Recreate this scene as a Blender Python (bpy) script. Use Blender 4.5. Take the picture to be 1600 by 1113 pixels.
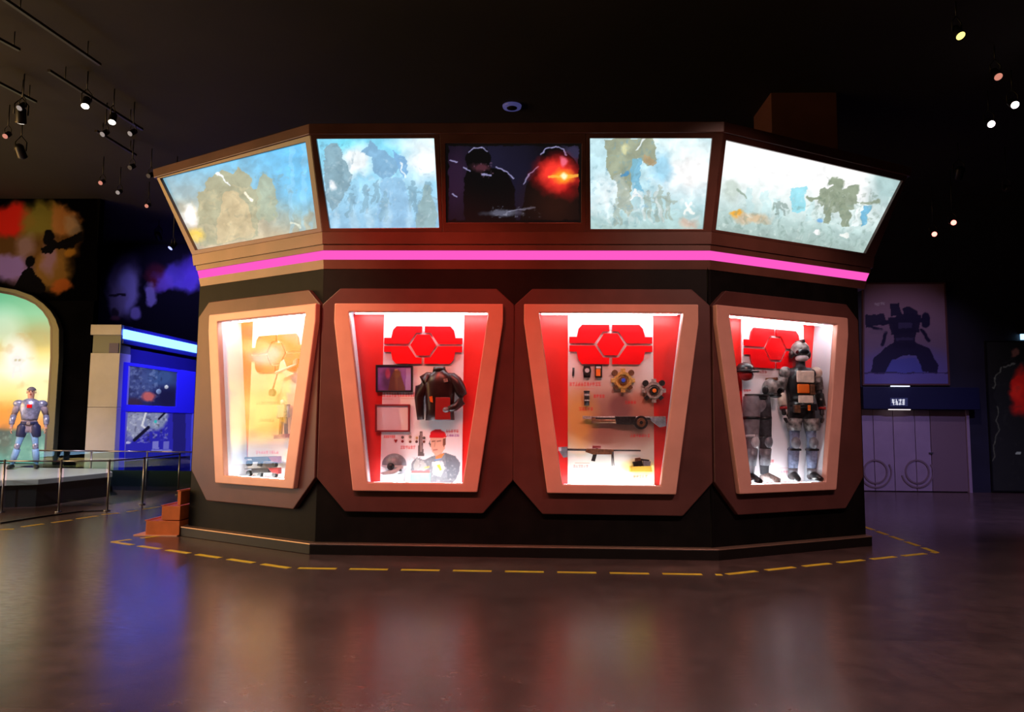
import bpy, bmesh, math, random
import numpy as np
from mathutils import Vector, Matrix
random.seed(7); RNG = np.random.default_rng(7)
scene = bpy.context.scene
for ob in list(bpy.data.objects): bpy.data.objects.remove(ob, do_unlink=True)
COL = scene.collection

# ------------------------------------------------------------------ camera
F = 1160.96; PITCH = .0901; YAW = -.0345; ROLL = .0087          # focal length in pixels of the 1600x1113 frame
CAM = np.array([.2889, -9.0492, 1.6])
_cy, _sy, _cp, _sp = math.cos(YAW), math.sin(YAW), math.cos(PITCH), math.sin(PITCH)
R_ = np.array([_cy, -_sy, 0]); _fh = np.array([_sy, _cy, 0]); _z = np.array([0, 0, 1.])
F_ = _fh*_cp + _z*_sp; U_ = -_fh*_sp + _z*_cp
CR, SR = math.cos(ROLL), math.sin(ROLL)
cam_d = bpy.data.cameras.new('camera'); cam = bpy.data.objects.new('camera', cam_d); COL.objects.link(cam)
cam_d.sensor_width = 36; cam_d.lens = F/1600*36; cam_d.clip_end = 200
_r = R_*CR + U_*SR; _u = U_*CR - R_*SR
cam.matrix_world = Matrix(((_r[0], _u[0], -F_[0], CAM[0]), (_r[1], _u[1], -F_[1], CAM[1]), (_r[2], _u[2], -F_[2], CAM[2]), (0, 0, 0, 1)))
scene.camera = cam

# ------------------------------------------------------------------ world, exposure
wd = bpy.data.worlds.new('world'); scene.world = wd; wd.use_nodes = True
wd.node_tree.nodes['Background'].inputs[0].default_value = (.50, .42, .60, 1)
wd.node_tree.nodes['Background'].inputs[1].default_value = .0
vs = scene.view_settings; vs.view_transform = 'Standard'; vs.look = 'None'; vs.gamma = 1; vs.use_curve_mapping = False; vs.exposure = 0.0

def aim(o, tgt):
    d = Vector(tgt) - o.location; o.rotation_euler = d.to_track_quat('-Z', 'Y').to_euler()
def spot(name, loc, tgt, col, power, size=40, blend=.6, rad=.08):
    l = bpy.data.lights.new(name, 'SPOT'); l.color = col; l.energy = power; l.spot_size = math.radians(size); l.spot_blend = blend; l.shadow_soft_size = rad
    o = bpy.data.objects.new(name, l); COL.objects.link(o); o.location = loc; aim(o, tgt); return o

# power of the added spots and of the hall's screens and strips
P_RED = 1280; P_WARM = 1100; P_MURAL = 9.0; P_LED = 62; P_SCREEN = 1.05; P_BLUE = 1.0

# ------------------------------------------------------------------ geometry helpers
def ray(px, py):
    X = px-800; Y = py-556.5; u = X*CR+Y*SR; w = -X*SR+Y*CR
    return R_*u - U_*w + F_*F
def proj(P):
    v = np.asarray(P, float) - CAM; xr = v@R_; up = v@U_; f = v@F_
    u = xr/f*F; w = -up/f*F
    return 800+u*CR-w*SR, 556.5+u*SR+w*CR
class Plane:
    def __init__(s, o, u, n, v=None):
        s.o = np.array(o, float); s.u = np.array(u, float)/np.linalg.norm(u); s.n = np.array(n, float)/np.linalg.norm(n)
        s.v = np.cross(s.n, s.u) if v is None else np.array(v, float)
        if v is None and s.v[2] < 0: s.v = -s.v
    def hit(s, px, py):
        d = ray(px, py); t = ((s.o-CAM)@s.n)/(d@s.n); P = CAM+d*t
        return ((P-s.o)@s.u, (P-s.o)@s.v)
    def at(s, a, b, h=0): return s.o + s.u*a + s.v*b + s.n*h
    def px(s, pts): return [s.hit(*p) for p in pts]
W = 2.4462; THL = .5239; THR = .4961; LL = 2.5475; LR = 2.6709     # front half width, wing angles and wing lengths of the kiosk
def face(k, o):
    if k == 'F': return Plane((0, -o, 0), (1, 0, 0), (0, -1, 0))
    if k == 'R':
        n = np.array([math.sin(THR), -math.cos(THR), 0]); return Plane(np.array([W, 0, 0])+n*o, (math.cos(THR), math.sin(THR), 0), n)
    n = np.array([-math.sin(THL), -math.cos(THL), 0]); return Plane(np.array([-W, 0, 0])+n*o, (math.cos(THL), -math.sin(THL), 0), n)
GROUND = Plane((0, 0, 0), (1, 0, 0), (0, 0, 1), (0, 1, 0))
def hplane(z): return Plane((0, 0, z), (1, 0, 0), (0, 0, 1), (0, 1, 0))
def gpt(px, py, z=0):
    a = hplane(z).hit(px, py); return np.array([a[0], a[1], z])

WL = {}
def link(o, parent, org):
    COL.objects.link(o); WL[o.name] = np.array(org, float)
    if parent is not None:
        o.parent = parent; o.location = Vector(WL[o.name]-WL[parent.name])
    else: o.location = Vector(WL[o.name])
    return o
def empty(name, loc, label=None, cat=None, group=None, parent=None, kind=None):
    o = bpy.data.objects.new(name, None); o.empty_display_size = .1; link(o, parent, loc); tag(o, label, cat, group, kind); return o
def tag(o, label=None, cat=None, group=None, kind=None):
    if label: o['label'] = label
    if cat: o['category'] = cat
    if group: o['group'] = group
    if kind: o['kind'] = kind
    return o
def mk(name, V, FC, mat, parent=None, smooth=False, cols=None, bevel=0, org=None):
    V = np.asarray(V, float)
    if org is None:
        lo = V.min(0); hi = V.max(0); org = np.array([(lo[0]+hi[0])/2, (lo[1]+hi[1])/2, lo[2]])
    me = bpy.data.meshes.new(name); me.from_pydata((V-org).tolist(), [], FC)
    bm = bmesh.new(); bm.from_mesh(me)
    if cols is None: bmesh.ops.recalc_face_normals(bm, faces=bm.faces)
    if bevel: bmesh.ops.bevel(bm, geom=list(bm.edges), offset=bevel, segments=2, affect='EDGES', profile=.5, clamp_overlap=True)
    bm.to_mesh(me); bm.free()
    if cols is not None:
        at = me.color_attributes.new('Col', 'FLOAT_COLOR', 'POINT')
        c4 = np.ones((len(V), 4), np.float32); c4[:, :3] = cols; at.data.foreach_set('color', c4.ravel())
    if smooth:
        me.shade_smooth() if hasattr(me, 'shade_smooth') else None
        for p in me.polygons: p.use_smooth = True
    if mat is not None: me.materials.append(mat)
    return link(bpy.data.objects.new(name, me), parent, org)
def boxVF(x0, x1, y0, y1, z0, z1):
    V = [(x, y, z) for z in (z0, z1) for x, y in ((x0, y0), (x1, y0), (x1, y1), (x0, y1))]
    return V, [(0, 3, 2, 1), (4, 5, 6, 7), (0, 1, 5, 4), (1, 2, 6, 5), (2, 3, 7, 6), (3, 0, 4, 7)]
def box(name, x0, x1, y0, y1, z0, z1, mat, parent=None, bevel=0):
    V, FC = boxVF(x0, x1, y0, y1, z0, z1); return mk(name, V, FC, mat, parent, bevel=bevel)
def prism(name, pl, pts, h0, h1, mat, parent=None, bevel=0, smooth=False):
    n = len(pts); V = [pl.at(a, b, h0) for a, b in pts]+[pl.at(a, b, h1) for a, b in pts]
    FC = [tuple(range(n))[::-1], tuple(range(n, 2*n))]+[(i, (i+1) % n, n+(i+1) % n, n+i) for i in range(n)]
    return mk(name, V, FC, mat, parent, bevel=bevel, smooth=smooth)
def ring(name, pl, outer, inner, h0, h1, mat, parent=None, bevel=0, back_inner=None):
    n = len(outer); bi = back_inner or inner
    V = [pl.at(a, b, h0) for a, b in outer]+[pl.at(a, b, h1) for a, b in outer]+[pl.at(a, b, h0) for a, b in bi]+[pl.at(a, b, h1) for a, b in inner]
    FC = []
    for i in range(n):
        j = (i+1) % n
        FC += [(i, j, n+j, n+i), (n+i, n+j, 3*n+j, 3*n+i), (3*n+i, 3*n+j, 2*n+j, 2*n+i), (2*n+i, 2*n+j, j, i)]
    return mk(name, V, FC, mat, parent, bevel=bevel)
def frame_of(d):
    d = np.asarray(d, float); d = d/np.linalg.norm(d); a = np.array([0, 0, 1.]) if abs(d[2]) < .9 else np.array([1., 0, 0])
    s = np.cross(d, a); s /= np.linalg.norm(s); return s, np.cross(s, d), d
def tubeVF(path, radii, n=10, flat=1.0, side=None):
    path = [np.asarray(p, float) for p in path]; V = []; FC = []
    for i, p in enumerate(path):
        d = path[min(i+1, len(path)-1)]-path[max(i-1, 0)]; s, t, d = frame_of(d)
        if side is not None:
            s = np.asarray(side, float); s = s-d*(s@d); s /= np.linalg.norm(s); t = np.cross(s, d)
        r = radii[i] if hasattr(radii, '__len__') else radii
        rx, ry = (r if hasattr(r, '__len__') else (r, r*flat))
        V += [p+s*math.cos(2*math.pi*k/n)*rx+t*math.sin(2*math.pi*k/n)*ry for k in range(n)]
    m = len(path)
    for i in range(m-1):
        for k in range(n): FC.append((i*n+k, i*n+(k+1) % n, (i+1)*n+(k+1) % n, (i+1)*n+k))
    FC += [tuple(range(n))[::-1], tuple(range((m-1)*n, m*n))]
    return V, FC
def tube(name, path, radii, mat, parent=None, n=10, flat=1.0, side=None, smooth=True, bevel=0):
    V, FC = tubeVF(path, radii, n, flat, side); return mk(name, V, FC, mat, parent, smooth=smooth, bevel=bevel)
def join(*vfs):
    V = []; FC = []
    for v, f in vfs:
        b = len(V); V += list(v); FC += [tuple(i+b for i in q) for q in f]
    return V, FC
def ellVF(c, r, M=None, nu=14, nv=9, t0=0.0, t1=math.pi):
    c = np.asarray(c, float); M = np.eye(3) if M is None else np.asarray(M); V = []; FC = []
    for i in range(nv+1):
        t = t0+(t1-t0)*i/nv
        for k in range(nu):
            p = 2*math.pi*k/nu; V.append(c+M@(np.array([math.sin(t)*math.cos(p)*r[0], math.sin(t)*math.sin(p)*r[1], math.cos(t)*r[2]])))
    for i in range(nv):
        for k in range(nu): FC.append((i*nu+k, (i+1)*nu+k, (i+1)*nu+(k+1) % nu, i*nu+(k+1) % nu))
    FC += [tuple(range(nu)), tuple(range(nv*nu, (nv+1)*nu))[::-1]]
    return V, FC
def ell(name, c, r, mat, parent=None, M=None, nu=14, nv=9, t0=0.02, t1=math.pi-.02):
    V, FC = ellVF(c, r, M, nu, nv, t0, t1); return mk(name, V, FC, mat, parent, smooth=True)

# ------------------------------------------------------------------ colours, materials
def lin(c):
    c = np.asarray(c, float)/255.; return np.where(c <= .04045, c/12.92, ((c+.055)/1.055)**2.4)
def mat(name, rgb, rough=.5, metal=0., emit=None, strength=0., spec=.5, noise=0., scale=8., bump=0., coat=0.):
    m = bpy.data.materials.new(name); m.use_nodes = True; nt = m.node_tree; b = nt.nodes['Principled BSDF']
    c = tuple(lin(rgb))+(1,); b.inputs['Base Color'].default_value = c; b.inputs['Roughness'].default_value = rough
    b.inputs['Metallic'].default_value = metal; b.inputs['Specular IOR Level'].default_value = spec; b.inputs['Coat Weight'].default_value = coat
    if emit is not None: b.inputs['Emission Color'].default_value = tuple(emit)+(1,); b.inputs['Emission Strength'].default_value = strength
    if noise or bump:
        tc = nt.nodes.new('ShaderNodeTexCoord'); nz = nt.nodes.new('ShaderNodeTexNoise'); nz.inputs['Scale'].default_value = scale; nz.inputs['Detail'].default_value = 6
        nt.links.new(tc.outputs['Object'], nz.inputs['Vector'])
        if noise:
            mx = nt.nodes.new('ShaderNodeMix'); mx.data_type = 'RGBA'; mx.inputs[6].default_value = tuple(v*(1-noise) for v in c[:3])+(1,); mx.inputs[7].default_value = tuple(min(1, v*(1+noise)) for v in c[:3])+(1,)
            rg = nt.nodes.new('ShaderNodeMapRange'); rg.inputs[1].default_value = .36; rg.inputs[2].default_value = .64; nt.links.new(nz.outputs['Fac'], rg.inputs[0])
            nt.links.new(rg.outputs[0], mx.inputs[0]); nt.links.new(mx.outputs[2], b.inputs['Base Color'])
        if bump:
            bp = nt.nodes.new('ShaderNodeBump'); bp.inputs['Strength'].default_value = bump; bp.inputs['Distance'].default_value = .01
            nt.links.new(nz.outputs['Fac'], bp.inputs['Height']); nt.links.new(bp.outputs[0], b.inputs['Normal'])
    return m
def glow(name, rgb, strength):
    m = bpy.data.materials.new(name); m.use_nodes = True; nt = m.node_tree; nt.nodes.clear()
    e = nt.nodes.new('ShaderNodeEmission'); e.inputs[0].default_value = tuple(rgb)+(1,); e.inputs[1].default_value = strength
    o = nt.nodes.new('ShaderNodeOutputMaterial'); nt.links.new(e.outputs[0], o.inputs[0]); return m
def printmat(name, strength=0., rough=.5, spec=.3, gloss=0.):
    m = bpy.data.materials.new(name); m.use_nodes = True; nt = m.node_tree; b = nt.nodes['Principled BSDF']
    a = nt.nodes.new('ShaderNodeAttribute'); a.attribute_name = 'Col'
    b.inputs['Roughness'].default_value = rough; b.inputs['Specular IOR Level'].default_value = spec
    if strength:
        nt.links.new(a.outputs['Color'], b.inputs['Emission Color']); b.inputs['Emission Strength'].default_value = strength; b.inputs['Base Color'].default_value = (.02, .02, .02, 1)
    else: nt.links.new(a.outputs['Color'], b.inputs['Base Color'])
    return m
def glassmat(name, tint=(1, 1, 1), ior=1.5):
    m = bpy.data.materials.new(name); m.use_nodes = True; nt = m.node_tree; nt.nodes.clear()
    t = nt.nodes.new('ShaderNodeBsdfTransparent'); t.inputs[0].default_value = tuple(tint)+(1,)
    g = nt.nodes.new('ShaderNodeBsdfGlossy'); g.inputs['Roughness'].default_value = .0
    f = nt.nodes.new('ShaderNodeFresnel'); f.inputs[0].default_value = ior
    gm = nt.nodes.new('ShaderNodeNewGeometry'); mr = nt.nodes.new('ShaderNodeMapRange'); mr.inputs[3].default_value = ior; mr.inputs[4].default_value = 1/ior   # same reflectance entering and leaving the thin pane
    nt.links.new(gm.outputs['Backfacing'], mr.inputs[0]); nt.links.new(mr.outputs[0], f.inputs[0])
    mx = nt.nodes.new('ShaderNodeMixShader'); o = nt.nodes.new('ShaderNodeOutputMaterial')
    nt.links.new(f.outputs[0], mx.inputs[0]); nt.links.new(t.outputs[0], mx.inputs[1]); nt.links.new(g.outputs[0], mx.inputs[2]); nt.links.new(mx.outputs[0], o.inputs[0]); return m
M = dict(
    black=mat('black_paint', (13, 11, 9), .55, spec=.12, noise=.3, scale=5),
    panel=mat('mauve_panel', (86, 52, 47), .38, spec=.3, noise=.12, scale=2.5, bump=.02),
    frame=mat('pale_lacquer', (214, 158, 138), .32, spec=.3, noise=.05, scale=3),
    brown=mat('brown_laminate', (104, 66, 56), .33, noise=.15, scale=2),
    skirt=mat('skirt_metal', (22, 18, 16), .4, spec=.25, noise=.1),
    white=mat('white_board', (228, 226, 228), .5), red=mat('red_board', (212, 26, 18), .42), emblem=mat('red_acrylic', (232, 14, 20), .25),
    side=mat('grey_white_lining', (206, 210, 218), .4), led=glow('led_white', (.93, .97, 1.), P_LED), pink=glow('pink_led', (1.0, .10, .55), 1.05),
    glass=glassmat('clear_glass'), rail=glassmat('railing_glass', (.80, .93, .90)), steel=mat('steel', (150, 150, 155), .3, metal=.9),
    wall=mat('dark_wall', (8, 8, 10), .9, spec=.0, noise=.3, scale=1.5), ceil=mat('dark_ceiling', (28, 23, 19), .8, noise=.25, scale=.6),
    dark=mat('dark_metal', (14, 14, 15), .45), gun=mat('gunmetal', (58, 56, 56), .35, metal=.6, noise=.3, scale=30), gold=mat('gold', (228, 190, 110), .35, metal=.5, noise=.3, scale=40),
    silver=mat('pewter', (170, 160, 155), .4, metal=.5, noise=.35, scale=40), tape=mat('yellow_tape', (222, 186, 40), .5, noise=.12, scale=9),
    print=printmat('printed_board'), matte=printmat('matte_mural', 0, rough=1., spec=0.), screen=printmat('lightbox_print', P_SCREEN, rough=.3, spec=.12), wood=mat('orange_step', (214, 112, 52), .5, noise=.15, scale=4))

# ------------------------------------------------------------------ flat pictures, painted per grid point
def vnoise(x, y, s, seed=0):
    r = np.random.default_rng(seed).random((64, 64)); X = x/s; Y = y/s
    xi = np.floor(X).astype(int); yi = np.floor(Y).astype(int); fx = X-xi; fy = Y-yi; fx = fx*fx*(3-2*fx); fy = fy*fy*(3-2*fy)
    g = lambda a, b: r[a % 64, b % 64]
    return (g(xi, yi)*(1-fx)+g(xi+1, yi)*fx)*(1-fy)+(g(xi, yi+1)*(1-fx)+g(xi+1, yi+1)*fx)*fy
def fbm(x, y, s, seed=0, o=4): return sum(vnoise(x, y, s/2**i, seed+i)*.5**i for i in range(o))/sum(.5**i for i in range(o))
class Pic:
    def __init__(s, x, y): s.x = x; s.y = y; s.c = np.zeros((len(x), 3))
    def warp(s, amp, sc, seed=900):                                   # ragged painterly outlines
        x, y = s.x, s.y; s.x = x+(fbm(x, y, sc, seed)-.5)*2*amp; s.y = y+(fbm(x, y, sc, seed+9)-.5)*2*amp
    def grain(s, amp, sc, seed=950): s.c *= (1+amp*2*(fbm(s.x, s.y, sc, seed, 5)-.5))[:, None]
    def fill(s, c): s.c[:] = c
    def mix(s, a, c): s.c += np.clip(a, 0, 1)[:, None]*(np.asarray(c, float)-s.c)
    def vgrad(s, stops):
        ys = [k[0] for k in stops]
        for i in range(3): s.c[:, i] = np.interp(s.y, ys, [k[1][i] for k in stops])
    def inside(s, P):
        r = np.zeros(len(s.x), bool); n = len(P)
        for i in range(n):
            x1, y1 = P[i]; x2, y2 = P[(i+1) % n]
            if y1 == y2: continue
            r ^= ((y1 > s.y) != (y2 > s.y)) & (s.x < (x2-x1)*(s.y-y1)/(y2-y1)+x1)
        return r
    def poly(s, P, c, a=1.): s.mix(s.inside(P)*a, c)
    def rect(s, x0, y0, x1, y1, c, a=1.): s.mix(((s.x >= x0) & (s.x <= x1) & (s.y >= y0) & (s.y <= y1))*a, c)
    def ell(s, cx, cy, rx, ry, c, a=1., soft=.15, rough=0., seed=1):
        d = np.sqrt(((s.x-cx)/rx)**2+((s.y-cy)/ry)**2)
        if rough: d = d+(fbm(s.x, s.y, max(rx, ry)*.7, seed)-.5)*2*rough
        s.mix(np.clip((1-d)/max(soft, 1e-3)+.5, 0, 1)*a, c)
    def line(s, x0, y0, x1, y1, w, c, a=1.):
        dx, dy = x1-x0, y1-y0; L = math.hypot(dx, dy)+1e-6; t = np.clip(((s.x-x0)*dx+(s.y-y0)*dy)/L**2, 0, 1)
        d = np.hypot(s.x-x0-t*dx, s.y-y0-t*dy); s.mix(np.clip((w/2-d)+.5, 0, 1)*a, c)
    def speck(s, sc, c, a=.5, th=.6, seed=3, box=None):
        n = fbm(s.x, s.y, sc, seed, 3); m = np.clip((n-th)*5, 0, 1)*a*.5
        if box: m = m*((s.x >= box[0]) & (s.y >= box[1]) & (s.x <= box[2]) & (s.y <= box[3]))
        s.mix(m, c)
    def text(s, x0, y0, x1, h, c, cw=None, a=.85, seed=0):
        r = random.Random(int(x0*7+y0)+seed); cw = cw or h; x = x0
        while x+cw*.8 <= x1:                                       # small illegible caption characters
            for k in range(3):
                if r.random() < .8: s.line(x, y0+h*(.1+.4*k), x+cw*.7, y0+h*(.1+.4*k), max(.7, h*.16), c, a)
            s.line(x+cw*r.uniform(.15, .55), y0, x+cw*r.uniform(.15, .55), y0+h, max(.7, h*.18), c, a); x += cw
def picture(name, pl, quad, h, nx, ny, fn, m, parent=None, thick=.02, local=False):
    q = [np.array(p) for p in quad]; s = np.linspace(0, 1, nx+1); t = np.linspace(0, 1, ny+1); S, T = np.meshgrid(s, t)
    S = S.ravel()[:, None]; T = T.ravel()[:, None]
    ab = (q[0]*(1-S)+q[1]*S)*(1-T)+(q[3]*(1-S)+q[2]*S)*T
    V = pl.o+ab[:, :1]*pl.u+ab[:, 1:]*pl.v+pl.n*h
    x, y = (ab[:, 0]*100, -ab[:, 1]*100) if local else proj(V); p = Pic(x, y); fn(p); col = lin(np.clip(p.c, 0, 255))
    i = np.arange(nx*ny); r = i//nx; k = i % nx; a = r*(nx+1)+k
    FC = np.stack([a+nx+1, a+nx+2, a+1, a], 1)
    if np.dot(np.cross(pl.u, pl.v), pl.n) < 0: FC = FC[:, ::-1]
    FC = FC.tolist()
    bd = [k for k in range(nx+1)]+[r*(nx+1)+nx for r in range(1, ny+1)]+[ny*(nx+1)+k for k in range(nx-1, -1, -1)]+[r*(nx+1) for r in range(ny-1, 0, -1)]
    b0 = len(V); V = np.vstack([V, V[bd]-pl.n*thick]); col = np.vstack([col, col[bd]]); n = len(bd)
    FC += [(bd[i], bd[(i+1) % n], b0+(i+1) % n, b0+i) for i in range(n)]+[tuple(range(b0, b0+n))]
    return mk(name, V, FC, m, parent, cols=col)

# ------------------------------------------------------------------ the hall
XL, XR, YB, YF, ZC = -16.2, 12.6, 9.8, -13.5, 7.2
fm = mat('floor_vinyl', (70, 50, 44), .25, spec=.68); nt = fm.node_tree; b = nt.nodes['Principled BSDF']
tc = nt.nodes.new('ShaderNodeTexCoord')
br = nt.nodes.new('ShaderNodeTexBrick'); br.inputs['Scale'].default_value = 1.0; br.inputs['Brick Width'].default_value = 1.1; br.inputs['Row Height'].default_value = .55; br.inputs['Mortar Size'].default_value = .004
br.inputs['Color1'].default_value = (.088, .054, .048, 1); br.inputs['Color2'].default_value = (.106, .066, .058, 1); br.inputs['Mortar'].default_value = (.070, .044, .040, 1)
nz = nt.nodes.new('ShaderNodeTexNoise'); nz.inputs['Scale'].default_value = 5; nz.inputs['Detail'].default_value = 8; nz.inputs['Roughness'].default_value = .7
n2 = nt.nodes.new('ShaderNodeTexNoise'); n2.inputs['Scale'].default_value = 22; n2.inputs['Detail'].default_value = 4
mp = nt.nodes.new('ShaderNodeMapping'); mp.inputs['Scale'].default_value = (.55, 1.6, 1)
for q in (br, nz): nt.links.new(tc.outputs['Object'], q.inputs['Vector'])
nt.links.new(tc.outputs['Object'], mp.inputs[0]); nt.links.new(mp.outputs[0], n2.inputs['Vector'])
mx = nt.nodes.new('ShaderNodeMix'); mx.data_type = 'RGBA'; mx.blend_type = 'MULTIPLY'; mx.inputs[0].default_value = .8
cr = nt.nodes.new('ShaderNodeValToRGB'); cr.color_ramp.elements[0].position = .3; cr.color_ramp.elements[0].color = (.45, .45, .45, 1); cr.color_ramp.elements[1].position = .75; cr.color_ramp.elements[1].color = (1.5, 1.4, 1.35, 1)
nt.links.new(nz.outputs['Fac'], cr.inputs[0]); nt.links.new(br.outputs['Color'], mx.inputs[6]); nt.links.new(cr.outputs[0], mx.inputs[7]); nt.links.new(mx.outputs[2], b.inputs['Base Color'])
mr = nt.nodes.new('ShaderNodeMapRange'); mr.inputs[1].default_value = .3; mr.inputs[2].default_value = .7; mr.inputs[3].default_value = .21; mr.inputs[4].default_value = .27
nt.links.new(n2.outputs['Fac'], mr.inputs[0]); nt.links.new(mr.outputs[0], b.inputs['Roughness'])
floor = tag(box('floor', XL, XR, YF, YB+5, -.1, 0, fm), kind='structure', label='dark brown glossy vinyl floor of the exhibition hall')
tag(box('ceiling', XL, XR, YF, YB+5, ZC, ZC+.1, M['ceil']), kind='structure', label='dark painted ceiling of the hall')
tag(box('wall_left', XL-.1, XL, YF, YB+5, 0, ZC, M['wall']), kind='structure', label='dark wall on the left side of the hall')
tag(box('wall_right', XR, XR+.1, YF, YB+5, 0, ZC, M['wall']), kind='structure', label='dark wall on the right side of the hall')
wall_front = tag(box('wall_front', XL, XR, YF-.1, YF, 0, ZC, M['wall']), kind='structure', label='dark wall behind the visitor')

# yellow tape dashes on the floor, each a piece of the floor
def dash_line(p, q, length=.42, gap=.145, wid=.075, start=0.):
    p = np.array(p[:2]); q = np.array(q[:2]); L = np.linalg.norm(q-p); d = (q-p)/L; n = np.array([-d[1], d[0]]); t = start
    while t < L-.05:
        e = min(t+length, L); a = p+d*t; c = p+d*e
        V = [(*(a-n*wid/2), 0), (*(c-n*wid/2), 0), (*(c+n*wid/2), 0), (*(a+n*wid/2), 0)]; V = V+[(x, y, .0025) for x, y, _ in V]
        mk('tape_dash', V, [(3, 2, 1, 0), (4, 5, 6, 7), (0, 1, 5, 4), (1, 2, 6, 5), (2, 3, 7, 6), (3, 0, 4, 7)], M['tape'], floor); t = e+gap
dFL, dFR, dRE, dRB, dLE = gpt(452, 888), gpt(1128, 898.5), gpt(1463, 863.5), gpt(1363, 828), gpt(175, 847)
dash_line(dFL, dFR, start=.10); dash_line(dFR, dRE, start=.07, length=.42); dash_line(dRE, dRE+(dRB-dRE)*1.6, start=0, length=.36); dash_line(dFL, dLE, start=.0)
dash_line(dLE, dLE+np.array([.35, .55, 0]), start=0, length=.25)
for a, c in [((0, 828), (22, 827)), ((35, 823.5), (67, 819)), ((82, 817), (112, 813)), ((121, 811), (152, 806.5)), ((160, 804.5), (185, 802)), ((200, 800), (215, 798)), ((225, 796), (250, 792))]:
    dash_line(gpt(*a), gpt(*c), length=3)
ca = [gpt(0, 819), gpt(70, 808), gpt(130, 800), gpt(165, 799)]
V, FC = join(*[tubeVF([ca[i]+[0, 0, .012], ca[i+1]+[0, 0, .012]], .012, 6) for i in range(3)])
tag(mk('floor_cable', V, FC, M['dark'], None), 'thin black cable lying on the floor before the glass railing', 'cable')

# ------------------------------------------------------------------ the display kiosk
kiosk = empty('display_kiosk', (0, 2.2, 0), 'large angular brown display kiosk with lit showcases and a pink light band', 'kiosk')
def ring_pts(o, e=0., ea=0.):
    hwL = W+o*math.tan(THL/2); hwR = W+o*math.tan(THR/2); a = LL+e-ea; c = LR+e+ea
    LE = np.array([-(W+a*math.cos(THL)+o*math.sin(THL)), a*math.sin(THL)-o*math.cos(THL)]); RE = np.array([W+c*math.cos(THR)+o*math.sin(THR), c*math.sin(THR)-o*math.cos(THR)])
    return [LE, np.array([-hwL, -o]), np.array([hwR, -o]), RE]
YK = 4.6                                                            # back of the kiosk
def band(name, lo, hi, m, parent=kiosk, cap=True, bevel=0):
    """solid band between two outlines lo=(o,z,e,ea), hi=(o,z,e,ea), carried straight back to YK"""
    def loop(o, z, e, ea):
        p = ring_pts(o, e, ea); p = p+[np.array([p[3][0], YK]), np.array([p[0][0], YK])]
        return [(a[0], a[1], z) for a in p]
    A = loop(*lo); B = loop(*hi); n = 6
    FC = [(i, (i+1) % n, n+(i+1) % n, n+i) for i in range(n)]+[tuple(range(n))[::-1], tuple(range(n, 2*n))]
    return mk(name, A+B, FC, m, parent, bevel=bevel)
band('skirt', (0, 0, 0, 0), (0, .118, 0, 0), M['skirt'], bevel=.006); band('skirt_trim', (.004, .118, 0, 0), (.0, .132, 0, 0), mat('trim_bronze', (150, 120, 100), .3, metal=.5), bevel=.003)
OB, OP, OFR, OBK = -.12, -.045, .035, -.40                           # outer faces: body, panel, frame; showcase back
seg = [dict(k='L', u0=-2.43, u1=0., c=-1.04, s=1.0), dict(k='F', u0=-2.40, u1=0., c=-1.18, s=1.0), dict(k='F', u0=0., u1=2.40, c=1.18, s=1.015), dict(k='R', u0=0., u1=2.60, c=1.15, s=1.10)]
NAMES = ['left wing', 'left front', 'right front', 'right wing']
def trapq(c, s, ht, zt, hb, zb): return [(c-ht*s, zt), (c+ht*s, zt), (c+hb*s, zb), (c-hb*s, zb)]
case = []
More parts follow.
